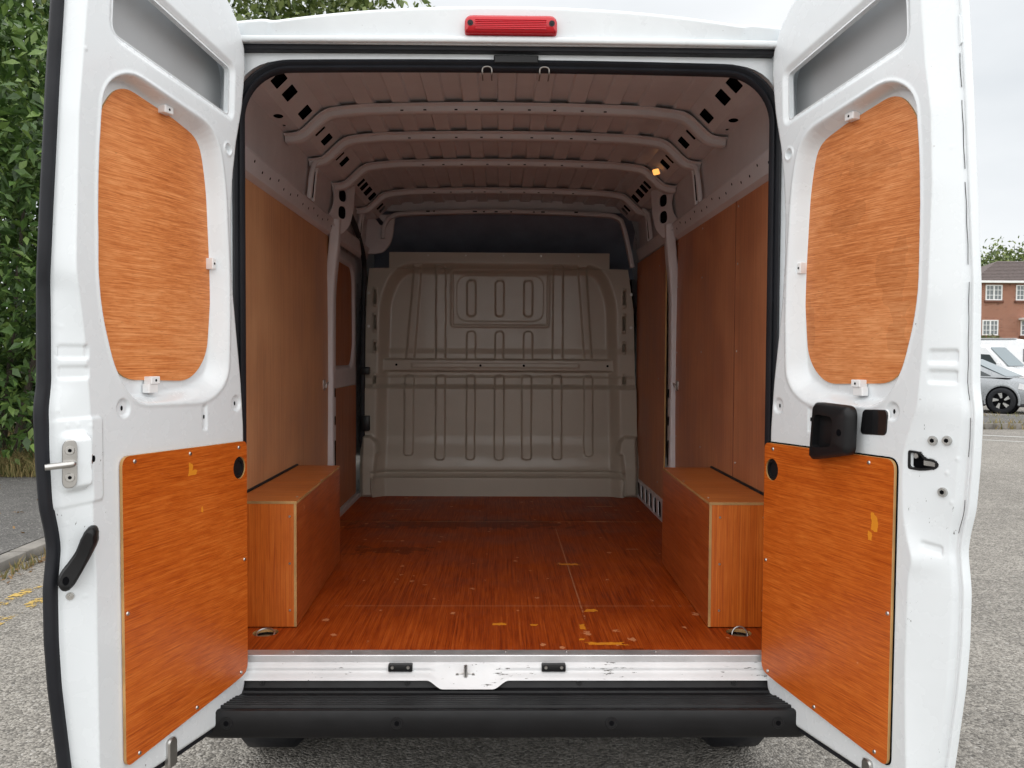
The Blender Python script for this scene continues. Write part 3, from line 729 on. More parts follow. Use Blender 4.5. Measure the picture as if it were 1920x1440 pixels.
# ventilated metal foot of the right front wall
hol = [rpoly([(2.15+i*.145, .012), (2.15+i*.145+.095, .012), (2.15+i*.145+.105, .105), (2.15+i*.145+.01, .105)], .02, 4) for i in range(6)]
plate('wall_foot', [(2.1, .0), (3.12, .0), (3.12, .125), (2.1, .125)], hol, .898, .891, YZ, MT['inner'], VAN, 0, 30, UP)
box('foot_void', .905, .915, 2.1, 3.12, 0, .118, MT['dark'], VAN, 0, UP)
# upper sides: pierced rail, tumblehome panel, cant rail with cut-outs
CA = np.array([.900, 1.828]); CB = np.array([.632, 1.950]); cd = (CB-CA)/np.linalg.norm(CB-CA); cnrm = np.array([-cd[1], cd[0]])
for sg in (-1, 1):
    mapc = lambda a, b, c, sg=sg: (sg*(CA[0]+cd[0]*a-cnrm[0]*c*0+abs(cnrm[0])*c*0+(-cd[1])*(-c)), b, CA[1]+cd[1]*a+(-cd[0])*(-c)*-1)
    P = []
    prof = [(.932, 1.553), (.925, 1.556), (.908, 1.568), (.890, 1.63), (.893, 1.640), (.915, 1.648), (.918, 1.66), (.910, 1.74), (.904, 1.80), (.902, 1.822), (.900, 1.828)]
    ys = np.linspace(.03, 3.12, 60)
    gridmesh('upper_side', np.array([[(sg*a, yy, b) for a, b in prof] for yy in ys]), MT['inner'], VAN, sg > 0, 30, UP)
    # small holes in the rail: dark plugs set just proud of the face
    for i in range(17):
        yy = .12+i*.108+rnd.uniform(-.01, .01); zz = 1.60+(.012 if i % 3 == 0 else -.004)
        xx = .908-(zz-1.568)*.29
        bm = bmesh.new(); cylinder(bm, (sg*(xx+.0005), yy, zz), (-sg, 0, -.28), .0055, .0055, .0015, 8); frombm(bm, 'rail_hole', MT['dark'], VAN, True, 40, UP)
    H = [rpoly([(.034, a), (.088, a), (.088, b), (.034, b)], .006, 3) for a, b in ((.17, .262), (.337, .430), (.488, .582), (.734, .827), (1.018, 1.078), (1.158, 1.244), (1.475, 1.533), (1.59, 1.67), (1.985, 2.06), (2.11, 2.17), (2.20, 2.29), (2.33, 2.44), (2.50, 2.60), (2.86, 2.92), (2.96, 3.03))]
    def flat2(p, q):
        p, q = np.array(p), np.array(q); e = (q-p)/np.linalg.norm(q-p); m_ = np.array([e[1], -e[0]]); m_ = m_ if m_[1] > 0 else -m_
        return (lambda a, b, c, sg=sg: (sg*(p[0]+e[0]*a+m_[0]*c), b, p[1]+e[1]*a+m_[1]*c)), np.linalg.norm(q-p)
    fm_, ln = flat2((.835, 1.836), (.733, 1.937))
    plate('cant_rail', [(0, .03), (ln, .03), (ln, 3.1), (0, 3.1)], H, .0015, 0, fm_, MT['inner'], VAN, 0, 30, UP)
    fm_, ln = flat2((.902, 1.828), (.8355, 1.836))
    plate('cant_flange', [(0, .03), (ln, .03), (ln, 3.1), (0, 3.1)], [ring(.034, .668, .018, .030, 16), ring(.024, .795, .006, .014, 10)], .0015, 0, fm_, MT['inner'], VAN, 0, 30, UP)
    # dark void between cant rail and roof
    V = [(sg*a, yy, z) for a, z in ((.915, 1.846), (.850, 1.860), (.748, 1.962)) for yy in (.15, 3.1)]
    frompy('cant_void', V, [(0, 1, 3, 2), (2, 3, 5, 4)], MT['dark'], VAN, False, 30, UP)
    # struts down the upper side below the bows
    for yb in (1.35, 2.0 if sg < 0 else 2.62, 2.70 if sg < 0 else 2.0):
        if yb == 2.0: continue
        for dy in (-.035, .03):
            sweep('side_strut', bez([(sg*.845, yb+dy*.6, 1.822), (sg*.872, yb+dy*.8, 1.80), (sg*.885, yb+dy, 1.74), (sg*.896, yb+dy*1.1, 1.64)], 14), rprof(.022, .018, .006), (0, 1, 0), MT['inner'], VAN, False, 50, UP)
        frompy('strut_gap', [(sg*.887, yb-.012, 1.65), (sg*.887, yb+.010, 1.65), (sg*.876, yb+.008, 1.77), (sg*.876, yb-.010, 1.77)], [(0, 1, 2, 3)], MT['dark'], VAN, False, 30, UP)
    # upper part of the middle pillar with two oval openings
    py0 = 1.93 if sg < 0 else 2.0
    ph = lambda a, b, c, sg=sg, py0=py0: (sg*(.912-a*.52+c*.85), py0-.10+a*.85+c*.52, b)
    plate('pillar_head', rpoly([(-.01, 1.64), (.10, 1.56), (.17, 1.62), (.20, 1.72), (.21, 1.835), (.02, 1.835), (.05, 1.76), (.04, 1.70)], [.0, .02, .03, .04, .01, .01, .03, .03], 5),
          [rpoly([(.082, 1.735), (.142, 1.735), (.142, 1.80), (.082, 1.80)], .028, 5), rpoly([(.076, 1.645), (.138, 1.645), (.140, 1.712), (.080, 1.712)], .028, 5)],
          .006, 0, ph, MT['inner'], VAN, 0, 35, UP)
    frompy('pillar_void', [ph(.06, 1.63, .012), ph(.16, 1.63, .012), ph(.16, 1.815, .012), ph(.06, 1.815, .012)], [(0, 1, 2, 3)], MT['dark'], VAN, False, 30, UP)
    # the pillar itself
    yl = py0
    zc = np.linspace(.0, 1.64, 40)
    path = [(sg*(.918+.012*math.sin(z*2.0)-.03*float(sst(np.array(z), 1.2, 1.64))), yl+.045*math.sin(z*1.9)-.02, z) for z in zc]
    pil = sweep('middle_pillar', path, rprof(.085, .052, .012), (sg, 0, 0), MT['inner'], VAN, False, 50, UP)
    for z0, z1 in ((.33, .47), (.55, .60), (.70, .75)):
        pz = (z0+z1)/2; cx = .918+.012*math.sin(pz*2); cy = yl+.045*math.sin(pz*1.9)-.02
        plate('pillar_slot', rr(cy-.006, cy+.022, z0, z1, .012, 4), [], sg*(cx-.0245), sg*(cx-.0275), YZ, MT['dark'], pil, 0, 30)
    # lashing eye on the wall
    yy = 1.80 if sg < 0 else 1.93
    e = plate('lashing_eye', rr(yy-.02, yy+.02, .745, .80, .008), [], sg*.930, sg*.924, YZ, MT['steel'], VAN, .002, 30, UP)
    sweep('eye_ring', [(sg*(.918-.010*math.sin(t)), yy+.016*math.cos(t), .765+.020*math.sin(t)) for t in np.linspace(0, 2*math.pi, 20)[:-1]], cprof(.0035, n=8), (1, 0, 0), MT['steel'], e, True, 60)
# stain down the joint in the right wall panel
box('panel_joint', .9285, .9305, .83, .835, .43, 1.56, plain('joint_filler', (.20, .06, .025), .6, grain=.3), VAN, 0, UP)

# ceiling skin with raised strips, bows across it
xs = np.linspace(-.742, .742, 381); ysr = np.concatenate([np.linspace(.02, 3.12, 40)])
cen = [s*(.0715+.1425*k) for k in range(5) for s in (-1, 1)]
def ceil(x):
    z = 1.957-.024*(x/.66)**2
    h = 0
    for c in cen: h = max(h, float(1-sst(np.array(abs(x-c)), .033, .040)))
    return z+.013*h
zx = np.array([ceil(x) for x in xs])
gridmesh('roof_skin', np.array([[(x, yy, z) for x, z in zip(xs, zx)] for yy in ysr]), MT['inner'], VAN, True, 25, UP)
def bowpath(z0=1.933, e=0.0):
    half = [(-.897, 1.802), (-.865, 1.804), (-.832, 1.812), (-.805, 1.830), (-.755, 1.878), (-.725, 1.899), (-.690, 1.909), (-.62, 1.917)]
    P = half+[(x, z0-(z0-1.921)*(abs(x)/.6)**2) for x in np.linspace(-.56, .56, 17)]+[(-a, b) for a, b in half[::-1]]
    return P
for i, yb in enumerate((.911, 1.351, 1.90, 2.65)):
    P = bez([(x, yb, z) for x, z in bowpath()], 120)
    w = .052
    pr_ = [(.014, -w), (.008, -w*.55), (-.010, -w*.5), (-.013, -w*.42), (-.013, w*.42), (-.010, w*.5), (.008, w*.55), (.014, w), (.016, w), (.012, w*.5), (.012, -w*.5), (.016, -w)]
    bow = sweep('roof_bow', P, [(-a, b) for a, b in pr_], (0, 1, 0), MT['inner'], VAN, False, 40, UP)
    for k in range(9):
        x = -.42+k*.105+rnd.uniform(-.02, .02)
        z = 1.933-.012*(abs(x)/.6)**2
        box('bow_hole', x-.006, x+.006, yb-w*.56-.0012, yb-w*.56+.004, z-.0085, z-.0045, MT['dark'], bow)
# header above the bulkhead and the dark space over the cab
P = bez([(-.80, 3.09, 1.70), (-.79, 3.09, 1.78), (-.74, 3.09, 1.845), (-.6, 3.09, 1.868), (0, 3.09, 1.885), (.62, 3.09, 1.868), (.76, 3.09, 1.845), (.80, 3.09, 1.78), (.835, 3.09, 1.64), (.86, 3.09, 1.52)], 90)
hb = sweep('front_bow', P, rprof(.028, .06, .008), (0, 1, 0), MT['inner'], VAN, False, 50, UP)
for x, w in ((-.5, .012), (-.46, .006), (-.19, .014), (-.13, .006), (-.05, .01), (.05, .006), (.2, .006), (.26, .012), (.48, .012)):
    box('bow_hole', x-w, x+w, 3.057, 3.062, 1.876, 1.884, MT['dark'], hb)
box('roof_front', -.9, .9, 3.12, 3.16, 1.89, 2.0, MT['inner'], VAN, 0, UP)
rows = []
for f in np.linspace(0, 1, 24):
    yy = 3.14+.42*math.sin(f*math.pi*.5)**1.2*(1 if f < .75 else 1); zz = 1.90-.42*f
    rows.append([(x, yy+.10*(1-(x/.9)**2)*f, zz) for x in np.linspace(-.97, .97, 41)])
gridmesh('cab_headliner', np.array(rows), MT['liner'], VAN, False, 60, UP)
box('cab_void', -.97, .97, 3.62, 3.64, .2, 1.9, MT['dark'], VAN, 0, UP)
plate('left_gusset', rpoly([(-.93, 1.86), (-.72, 1.86), (-.735, 1.72), (-.755, 1.66), (-.80, 1.61), (-.86, 1.60), (-.93, 1.60)], .02, 5), [rpoly([(-.86, 1.845), (-.83, 1.845), (-.78, 1.79), (-.82, 1.79)], .008, 3)], 3.11, 3.085, XZ, MT['inner'], VAN, .004, 35, UP)

# bulkhead: one pressed sheet
zz = np.linspace(-.005, 1.612, 330); ncx = 350
def bxl(z): return np.where(z > 1.507, -.757, np.interp(z, [0, .39, 1.35, 1.505], [-.935, -.935, -.905, -.89]))
def bxr(z): return np.where(z > 1.507, .706, np.interp(z, [0, .39, 1.23, 1.505], [.896, .893, .870, .83]))
tt = np.linspace(0, 1, ncx)
X = bxl(zz)[:, None]+(bxr(zz)-bxl(zz))[:, None]*tt[None]; Z = np.repeat(zz[:, None], ncx, 1)
def rib(x0, x1, z0, z1, r, d=.017, soft=.007): return d*(1-sst(sdf(rr(x0, x1, z0, z1, r), X, Z), -soft, soft*.4))
dish = rpoly([(-.85, -.2), (.79, -.2), (.79, .45), (.765, 1.30), (.70, 1.47), (.62, 1.545), (-.66, 1.55), (-.76, 1.47), (-.83, 1.30), (-.85, .45)], .09, 6)
h = .055*sst(sdf(dish, X, Z), -.085, .0)
h += .035*sst(Z, .74, .70)+.012*sst(Z, .80, .775)+.012*sst(Z, .985, .93)-.0
h += .05*sst(Z, .40, .18)
h += .032*(1-sst(sdf(rr(-.862, .806, -.2, .133, .03), X, Z), -.014, .0))-.016*(1-sst(np.abs(Z-.152), .0, .02))*(np.abs(X+.028) < .83)
for x0, x1, z0 in ((-.657, -.592, .262), (-.448, -.382, .234), (-.244, -.183, .235), (-.056, .009, .235), (.126, .194, .236), (.329, .396, .237), (.541, .604, .26)):
    h += rib(x0, x1, z0, .80, .028)
for x0, x1 in ((-.245, -.182), (-.054, .007), (.137, .2)):
    h += rib(x0, x1, 1.19, 1.435, .03, .012); h += rib(x0, x1, .86, 1.094, .03, .012)
fr = sdf(rr(-.343, .304, 1.127, 1.494, .02), X, Z)
h += .006*(1-sst(np.abs(fr), .004, .012))
fr = sdf(rr(-.315, .275, 1.155, 1.468, .085), X, Z); h += -.004*(1-sst(fr, -.008, .002))
for x0, x1 in ((-.452, -.383), (.332, .404)): h += rib(x0, x1, .86, 1.53, .02)
for pl in ([(-.657, .87), (-.593, .87), (-.542, 1.53), (-.60, 1.53)], [(.547, .87), (.605, .87), (.561, 1.53), (.497, 1.53)]):
    h += .013*(1-sst(sdf(pl, X, Z), -.012, .004))
bar = sst(Z, .818, .828)*(1-sst(Z, .897, .907)); h = h*(1-bar)+bar*np.maximum(.042, h)
h += .004*bar*(1-sst(np.abs(Z-.862), .012, .018))*sst(X, -.62, -.60)*(1-sst(X, .5, .52))
for s, xx in ((-1, -.852), (1, .806)):
    for z0, z1 in ((1.27, 1.36), (1.10, 1.19), (.96, 1.01), (.74, .79)):
        h += rib(xx-.014, xx+.014, z0-.02, z1+.02, .012, .008, .006)
        h -= .05*(1-sst(sdf(rr(xx-.005, xx+.006, z0, z1, .004), X, Z), -.003, .003))
# flared corner feet
h += .03*(1-sst(sdf([(-.93, .0), (-.84, .0), (-.82, .27), (-.80, .28), (-.82, .36), (-.87, .40), (-.93, .40)], X, Z), -.02, .006))
h += .03*(1-sst(sdf([(.89, .0), (.80, .0), (.78, .27), (.75, .28), (.77, .36), (.80, .40), (.89, .40)], X, Z), -.02, .006))
bulk = gridmesh('bulkhead', np.stack([X, 3.13-h, Z], -1), MT['bulk'], VAN, False, 60, UP)
for x in (-.637, .576):
    bm = bmesh.new(); cylinder(bm, (x, 3.02, .06), (0, -1, 0), .02, .016, .006, 14); r_ = frombm(bm, 'lashing_mount', MT['steel'], bulk, True, 40)
    sweep('lashing_ring', [(x+.03*math.cos(t)+.006, 3.008-.004*math.sin(t), .066+.026*math.sin(t)) for t in np.linspace(0, 2*math.pi, 24)[:-1]], cprof(.0035, n=8), (0, 1, 0), MT['steel'], r_, True, 60) if False else None
    sweep('ring', [(x+.03*math.cos(t)+.006, 3.006, .066+.026*math.sin(t)) for t in np.linspace(0, 2*math.pi, 24)[:-1]], cprof(.0035, n=8), (0, 1, 0), MT['steel'], bulk, True, 60)
for x, z, yy in ((-.03, .06, 3.024), (-.15, .862, 3.082), (.14, .862, 3.082), (-.71, .865, 3.08), (.70, .862, 3.08), (.40, .165, 3.05)):
    bm = bmesh.new(); cylinder(bm, (x, yy, z), (0, -1, 0), .008, .008, .003, 12); frombm(bm, 'bulkhead_hole', MT['dark'], bulk, True, 40)
for z in (1.34, 1.12, .92, .72, .50): 
    for x in (-.905, .862):
        bm = bmesh.new(); cylinder(bm, (x+(.012 if x < 0 else -.008)*(z > 1), 3.078, z), (0, -1, 0), .011, .009, .006, 10); frombm(bm, 'bulkhead_bolt', MT['steel'], bulk, True, 40)
for i in range(5):
    bm = bmesh.new(); cylinder(bm, (-.5+i*.25, 3.076, 1.592), (0, -1, 0), .006, .005, .004, 10); frombm(bm, 'bulkhead_bolt', MT['steel'], bulk, True, 40)

# sliding door on the left, seen from inside
yv = np.linspace(1.98, 3.06, 180); zv = np.linspace(-.02, 1.75, 240)
Y_, Z_ = np.meshgrid(yv, zv)
h = np.zeros_like(Y_)
h -= .035*(1-sst(sdf(rpoly([(2.06, .84), (2.80, .84), (2.90, .98), (2.88, 1.42), (2.80, 1.50), (2.06, 1.50)], .08), Y_, Z_), -.03, .0))
h -= .03*(1-sst(sdf(rr(2.06, 2.90, 1.56, 1.70, .03), Y_, Z_), -.01, .0))
h -= .012*(1-sst(sdf(rr(2.02, 2.92, .03, .74, .03), Y_, Z_), -.01, .0))
h -= .05*sst(Y_, 2.93, 2.99)
h -= .04*sst(Z_, 1.45, 1.75)
sl = gridmesh('sliding_door', np.stack([-.955+h*.7, Y_, Z_], -1), MT['inner'], VAN, True, 60, UP)
plate('window_panel', rpoly([(2.04, .865), (2.78, .865), (2.865, .99), (2.85, 1.40), (2.79, 1.475), (2.04, 1.475)], .06), [], -.975, -.968, YZ, [MT['ply_dark'], MT['plyedge']], sl, 0, 30, None, 1)
plate('lower_panel', rr(2.03, 2.91, .035, .735, .025), [], -.96, -.951, YZ, [MT['ply_dark'], MT['plyedge']], sl, 0, 30, None, 1)
sp_ = bez([(-.925, 3.02, .0), (-.925, 3.02, .6), (-.922, 3.02, 1.1), (-.912, 3.00, 1.42), (-.905, 2.94, 1.55), (-.895, 2.72, 1.645), (-.885, 2.4, 1.715), (-.882, 2.14, 1.75)], 70)
sweep('sliding_door_seal', sp_, rprof(.045, .03, .01), (1, 0, .3), MT['rubber'], VAN, False, 50, UP)
box('step_edge', -.955, -.93, 2.0, 3.06, -.02, .03, MT['alu'], VAN, .004, UP)
for z0, z1 in ((.43, .53), (.80, .85)): box('door_latch', -.93, -.875, 2.97, 3.03, z0, z1, MT['plastic'], VAN, .006, UP)

# interior lamp at the right end of the third bow
MT['lamp'] = glossy('amber_lamp_lens', (.9, .5, .2), .3, 0, (1, .42, .10), .75)
ax_ = Vector((-.7, -.55, -.45)).normalized(); s1 = Vector((.55, -.7, .0)).normalized(); s2 = ax_.cross(s1)
lc = Vector((.775, 1.765, 1.872))
lf = lambda a, b, c: tuple(lc+s1*a*.8+s2*b*.8+ax_*c*.8)
hs = plate('interior_lamp', rr(-.030, .030, -.022, .022, .01), [], -.02, .002, lf, MT['inner'], VAN, .003, 40, UP)
plate('lamp_lens', rr(-.024, .024, -.018, .018, .008), [], .002, .012, lf, MT['lamp'], hs, .004, 40)

# ------------------------------------------------------------------ rear doors
A = R(17.0)
def make_door(sg):
    """local frame: x from hinge to free edge, z up, n = inner face direction"""
    left = sg < 0
    s = 1 if left else -1
    ME = (lambda a, b, c: (a, s*c, b))
    zt = [-.145, -.13, -.105, -.08, -.04, 0, .3, .71, .85, 1.0, 1.10, 1.2, 1.337, 1.45, 1.55, 1.65, 1.762, 1.839, 1.90, 1.946, 1.97, 1.985]
    uh = [.13, .075, .042, .024, .018, .016, .017, .022, .034, .056, .070, .078, .078, .068, .050, .022, .004, .006, .040, .090, .14, .24]
    ze = [-.145, -.05, 0, .186, .293, .409, .45, .496, .54, .59, .689, .80, .825, .86, 1.09, 1.232, 1.518, 1.704, 1.9, 1.985]
    ue = [.66, .700, .709, .734, .742, .743, .737, .731, .738, .751, .759, .763, .760, .753, .750, .740, .718, .701, .68, .60]
    if not left:
        ue = [a+.014 for a in ue]
    if left:
        zc = [-.2, .1, .4, .55, .787, .974, 1.06, 1.1, 1.14, 1.47, 1.73, 2]; uc = [.62, .624, .626, .634, .638, .655, .668, .676, .677, .664, .635, .60]
    else:
        zc = [-.2, .1, .18, .40, .44, .50, .55, .62, .70, .765, .81, .94, 1.07, 1.33, 1.5, 1.63, 1.77, 2]; uc = [.605, .592, .590, .594, .606, .584, .572, .568, .570, .592, .612, .624, .637, .644, .636, .613, .598, .57]
    nz, nu = 600, 250
    Zv = np.concatenate([np.linspace(-.145, -.08, 30)[:-1], np.linspace(-.08, 1.90, nz-60), np.linspace(1.90, 1.985, 32)[1:]])
    from_u = np.interp(Zv, zt, uh); to_u = np.interp(Zv, ze, ue); cr_ = np.interp(Zv, zc, uc)
    kern = np.ones(9)/9
    def smooth(a): return np.convolve(np.pad(a, 4, 'edge'), kern, 'valid')
    from_u, cr_ = smooth(from_u), smooth(cr_)
    app_u = smooth(np.interp((Zv+.0375)/1.0405, ze, ue))
    dez = smooth(np.clip((app_u-cr_-.016)*1.50/(2.25-app_u), .02, .062))   # depth of the slanting edge return
    to_u = app_u-(2.25-app_u)*dez/1.50
    def strip(a, b, c):
        """point on the edge return, given in the plane of the inner face; c = height off the return"""
        cz_ = np.interp(b, Zv, cr_); ez = np.interp(b, Zv, app_u); DE = np.interp(b, Zv, dez); e2 = ez-(2.25-ez)*DE/1.50
        f_ = (a-cz_)/(ez-cz_); l_ = math.hypot(e2-cz_, DE)
        uu = cz_+(e2-cz_)*f_+c*DE/l_; nn = -DE*f_+c*(e2-cz_)/l_
        return (uu, s*nn, b+(b-.925)*DE/1.50*f_)
    t_ = np.linspace(0, 1, nu)
    U = from_u[:, None]+(to_u-from_u)[:, None]*t_[None]; Zg = np.repeat(Zv[:, None], nu, 1)
    C_ = np.repeat(cr_[:, None], nu, 1); E_ = np.repeat(to_u[:, None], nu, 1); F_ = np.repeat(from_u[:, None], nu, 1)
    n = np.zeros_like(U)
    # free-edge return beyond the crease
    f_s = np.clip((U-C_)/(E_-C_), 0, 1)
    Au = np.repeat(app_u[:, None], nu, 1)
    DE = np.repeat(dez[:, None], nu, 1)
    n -= DE*f_s
    Zr = Zg
    Zg = np.where(f_s > 0, (Zg+.925*DE/1.50*f_s)/(1+DE/1.50*f_s), Zg)
    Ur = U
    U = np.where(f_s > 0, C_+(Au-C_)*f_s, U)      # coordinates as laid out flat
    n -= .006*(1-sst(np.abs(f_s-.90), .0, .10))
    # window recess
    rec = rpoly([(.49, .803), (.20, .795), (.108, .85), (.098, 1.10), (.118, 1.42), (.155, 1.56), (.50, 1.612), (.585, 1.555), (.606, 1.35), (.606, 1.05), (.556, .885)], [.05, .08, .07, .2, .2, .09, .09, .09, .2, .2, .12], 6)
    d = sdf(rec, U, Zg)
    wv = .012+.030*sst(U, .45, .15)+.010*(1-sst(Zg, .84, .92))
    n -= .045*(1-sst(d, -wv, .004))
    n += .002*(1-sst(np.abs(d-.004), 0, .01))
    # upper opening: deep cut to the outer skin
    op = rpoly([(.080, 1.612), (.556, 1.684), (.545, 1.862), (.072, 1.762)], [.022, .035, .085, .02], 7)
    d2 = sdf(op, U, Zg)
    n -= .008*(1-sst(d2, -.004, .014))
    k2 = (d2 < -.006).astype(float); n -= .006*(1-sst(d2, -.007, -.003))
    # dimples, slots
    for a, b, r_ in ((.531, .794, .024), (.066, .782, .024)):
        q = np.hypot(U-a, Zg-b); n -= .007*(1-sst(q, r_-.006, r_))
    q = np.hypot(U-.100, Zg-1.518); n -= .012*(1-sst(q, .010, .014)); n += .003*(1-sst(np.abs(q-.017), 0, .006))
    n -= .005*(1-sst(sdf(rr(.205, .226, .715, .785, .004), U, Zg), -.004, .001))
    for z0, z1 in ((.912, .947), (.867, .900)):
        d3 = sdf(rr(.640, .730, z0, z1, .010), U, Zg); n -= .006*(1-sst(d3, -.006, .001))
    if left:
        n += .004*(1-sst(sdf(rr(.603, .749, .583, .779, .012), U, Zg), -.003, .003))
        n += (.028)*(1-sst(sdf(rr(.654, .729, .618, .748, .018), U, Zg), -.016, .006))
        for a, b in ((.735, .99), (.72, .985), (.735, .85), (.735, .80), (.71, .765), (.68, .765), (.64, .76), (.71, .545), (.67, .475), (.715, .37), (.66, .37)):
            n += .0016*(1-sst(np.hypot(U-a, Zg-b), .003, .007))
    else:
        d3 = sdf(rr(.628, .698, .470, .497, .008), U, Zg); n -= .005*(1-sst(d3, -.006, .001))
        for a, b in ((.735, .70), (.72, .60), (.705, .665)): n += .0016*(1-sst(np.hypot(U-a, Zg-b), .003, .007))
        lt = rpoly([(.588, .662), (.588, .703), (.622, .703), (.638, .690), (.668, .688), (.679, .680), (.668, .671), (.625, .662)], .006, 4)
        n -= .022*(1-sst(sdf(lt, U, Zg), -.003, .001))
    n += .0016*(1-sst(np.hypot(U-.64, Zg-1.62), .002, .006))+.0016*(1-sst(np.hypot(U-.70, Zg-1.40), .003, .007))
    # rolled rim all round
    def roll(dist, r_): 
        q = np.clip(r_-dist, 0, r_); return r_-np.sqrt(np.maximum(r_*r_-q*q, 0))
    U, Zg = Ur, Zr
    n -= roll(np.minimum(U-F_, .2), .016)
    n -= roll(np.minimum(Zg+.145, .2), .014)+roll(np.minimum(1.985-Zg, .2), .014)
    n -= roll(np.minimum(E_-U, .2), .006)
    # far parts of the pressing lean back a touch above the window
    P = np.stack([U, s*n, Zg], -1)
    dm = gridmesh('rear_door', P, [MT['door'], MT['skin']], VAN, not left, 75)
    # inner face of the outer skin in the upper opening is unpainted grey primer
    pc = (k2[:-1, :-1] > .9) & (k2[1:, 1:] > .9) & (k2[:-1, 1:] > .9) & (k2[1:, :-1] > .9)
    bm = bmesh.new(); bm.from_mesh(dm.data); bm.faces.ensure_lookup_table()
    bmesh.ops.delete(bm, geom=[bm.faces[i] for i in np.nonzero(pc.ravel())[0]], context='FACES'); bm.to_mesh(dm.data); bm.free()
    plate('opening_rim', inset(op, -.0005), [inset(op, .008)], -.024, -.0085, ME, MT['door'], dm, .004, 50)
    plate('inner_skin', inset(op, -.05), [], -.082, -.078, ME, MT['skin'], dm)
    dm.location = (sg*.780 if left else .788, -.03, FZ)
    du = Vector((sg*math.sin(A), -math.cos(A), 0))
    dm.rotation_euler = (0, 0, math.atan2(du.y, du.x))
    # outer skin
    q = np.stack([np.concatenate([U[:, :1], U[:, -1:]], 1), np.stack([s*(n[:, 0]), s*(n[:, -1])], 1), np.concatenate([Zg[:, :1], Zg[:, -1:]], 1)], -1)
    rim = [q[:, 0], np.stack([from_u-.002, np.full_like(from_u, -s*.085), Zv], -1), np.stack([to_u-.006, np.full_like(from_u, -s*.085), Zv], -1), q[:, 1]]
    gridmesh('outer_skin', np.stack(rim, 1)[::3], MT['body'], dm, left, 40)
    # plywood
    up_o = rpoly([(.50, .862), (.225, .852), (.150, .92), (.128, 1.12), (.120, 1.40), (.155, 1.535), (.49, 1.592), (.56, 1.50), (.590, 1.35), (.590, 1.02)], [.06, .06, .07, .15, .15, .06, .09, .09, .2, .2], 8)
    plate('window_panel', up_o, [], -.048, -.040, ME, [MT['ply_up' if left else 'ply_up_r'], MT['plyedge']], dm, 0, 30, None, 1)
    u0, u1 = (.030, .550) if left else (.016, .553)
    lo = rpoly([(u0+.0, -.030), (u0+.07, -.040), (u1-.005, -.085), (u1, .678), (u0, .668)], [.03, .03, .022, .028, .02], 7)
    hc = (.068, .592) if left else (.055, .590)
    hol = [ring(hc[0], hc[1], .030, .033, 28)]
    lp = plate('lower_panel', lo, hol, .002, .0105, ME, [MT['ply_lo_l' if left else 'ply_lo_r'], MT['plyedge']], dm, 0, 30, None, 1)
    plate('panel_shadow_gap', [(a, b) for a, b in inset(lo, -.004)], [], .0005, .0022, ME, MT['dark'], lp) if not left else None
    bm = bmesh.new(); slab(bm, ring(hc[0], hc[1], .029, .032, 28), [ring(hc[0], hc[1], .020, .022, 28)], .001, .008, ME, .002); slab(bm, ring(hc[0], hc[1], .020, .022, 20), [], .001, .003, ME)
    frombm(bm, 'cable_grommet', MT['plastic'], lp, True, 40)
    scr = ((.507, .662), (.294, .658), (.070, .652), (.536, .293), (.499, -.068), (.272, -.044), (.065, -.020), (.044, .314)) if left else ((.058, .652), (.465, .660), (.54, .296), (.504, -.066), (.267, -.046), (.049, -.022), (.030, .312))
    for a, b in scr:
        bm = bmesh.new(); cylinder(bm, ME(a, b, .0105), (0, s, 0), .0055, .004, .0028, 12); frombm(bm, 'panel_screw', MT['steel'], lp, True, 40)
    # clips holding the window panel
    for a, b, hor in ((.331, 1.568, 1), (.142 if left else .128, 1.185, 0), (.392 if left else .375, .858, 1)):
        w_, h_ = (.017, .010) if hor else (.008, .016)
        bm = bmesh.new(); slab(bm, rr(a-w_, a+w_, b-h_, b+h_, .002, 2), [], -.042, -.018, ME, .002)
        if b < .9: slab(bm, rr(a-w_*1.05+.004, a+w_*1.05+.004, b-.032, b-.009, .002, 2), [], -.042, -.022, ME, .002)
        c_ = frombm(bm, 'panel_clip', MT['clip'], dm, True, 30)
        bm = bmesh.new(); slab(bm, ring(a, b, .0035, .0035, 10), [], -.0175, -.0172, ME); frombm(bm, 'clip_hole', MT['dark'], c_, False)
    for a, b in ((.531, .794), (.066, .782), (.214, .752)):
        bm = bmesh.new(); slab(bm, ring(a, b, .0035, .006, 10), [], -.0065 if a != .214 else -.0045, -.0055 if a != .214 else -.004, ME); frombm(bm, 'panel_hole', MT['dark'], dm, False)
    # bottom rubber
    sp2 = bez([(.010, .25), (.010, .05), (.010, -.05), (.020, -.092), (.045, -.122), (.10, -.146), (.2, -.152), (.4, -.153), (.62, -.153)], 60)
    sweep('bottom_seal', [ME(a, b, -.024) for a, b in sp2], rprof(.016, .026, .005), (0, s, 0), MT['rubber'], dm)
    if left:
        zz_ = np.concatenate([np.linspace(-.14, 1.98, 150)])
        pth = [ME(np.interp(z, Zv, to_u)+.006, z, -np.interp(z, Zv, dez)-.012) for z in zz_]
        sweep('edge_seal', pth, [(-.016, -.010), (.002, -.014), (.011, -.010), (.015, .0), (.012, .010), (.003, .015), (-.008, .012), (-.014, .012)], (0, s, 0), MT['rubber'], dm, False, 55)
        stn = Vector(strip(.69, .6, 1))-Vector(strip(.69, .6, 0))
        # lock pin plate
        lk = plate('lock_plate', rpoly([(.678, .628), (.722, .628), (.722, .735), (.678, .735)], .022, 8), [], .018, .030, strip, MT['steel'], dm, .0015, 40)
        P0 = [strip(.690, .682, .030), strip(.698, .682, .040), strip(.770, .684, .044)]
        sweep('lock_pin', bez(P0, 14), cprof(.0075, n=12), (0, 0, 1), MT['steel'], lk, False, 50)
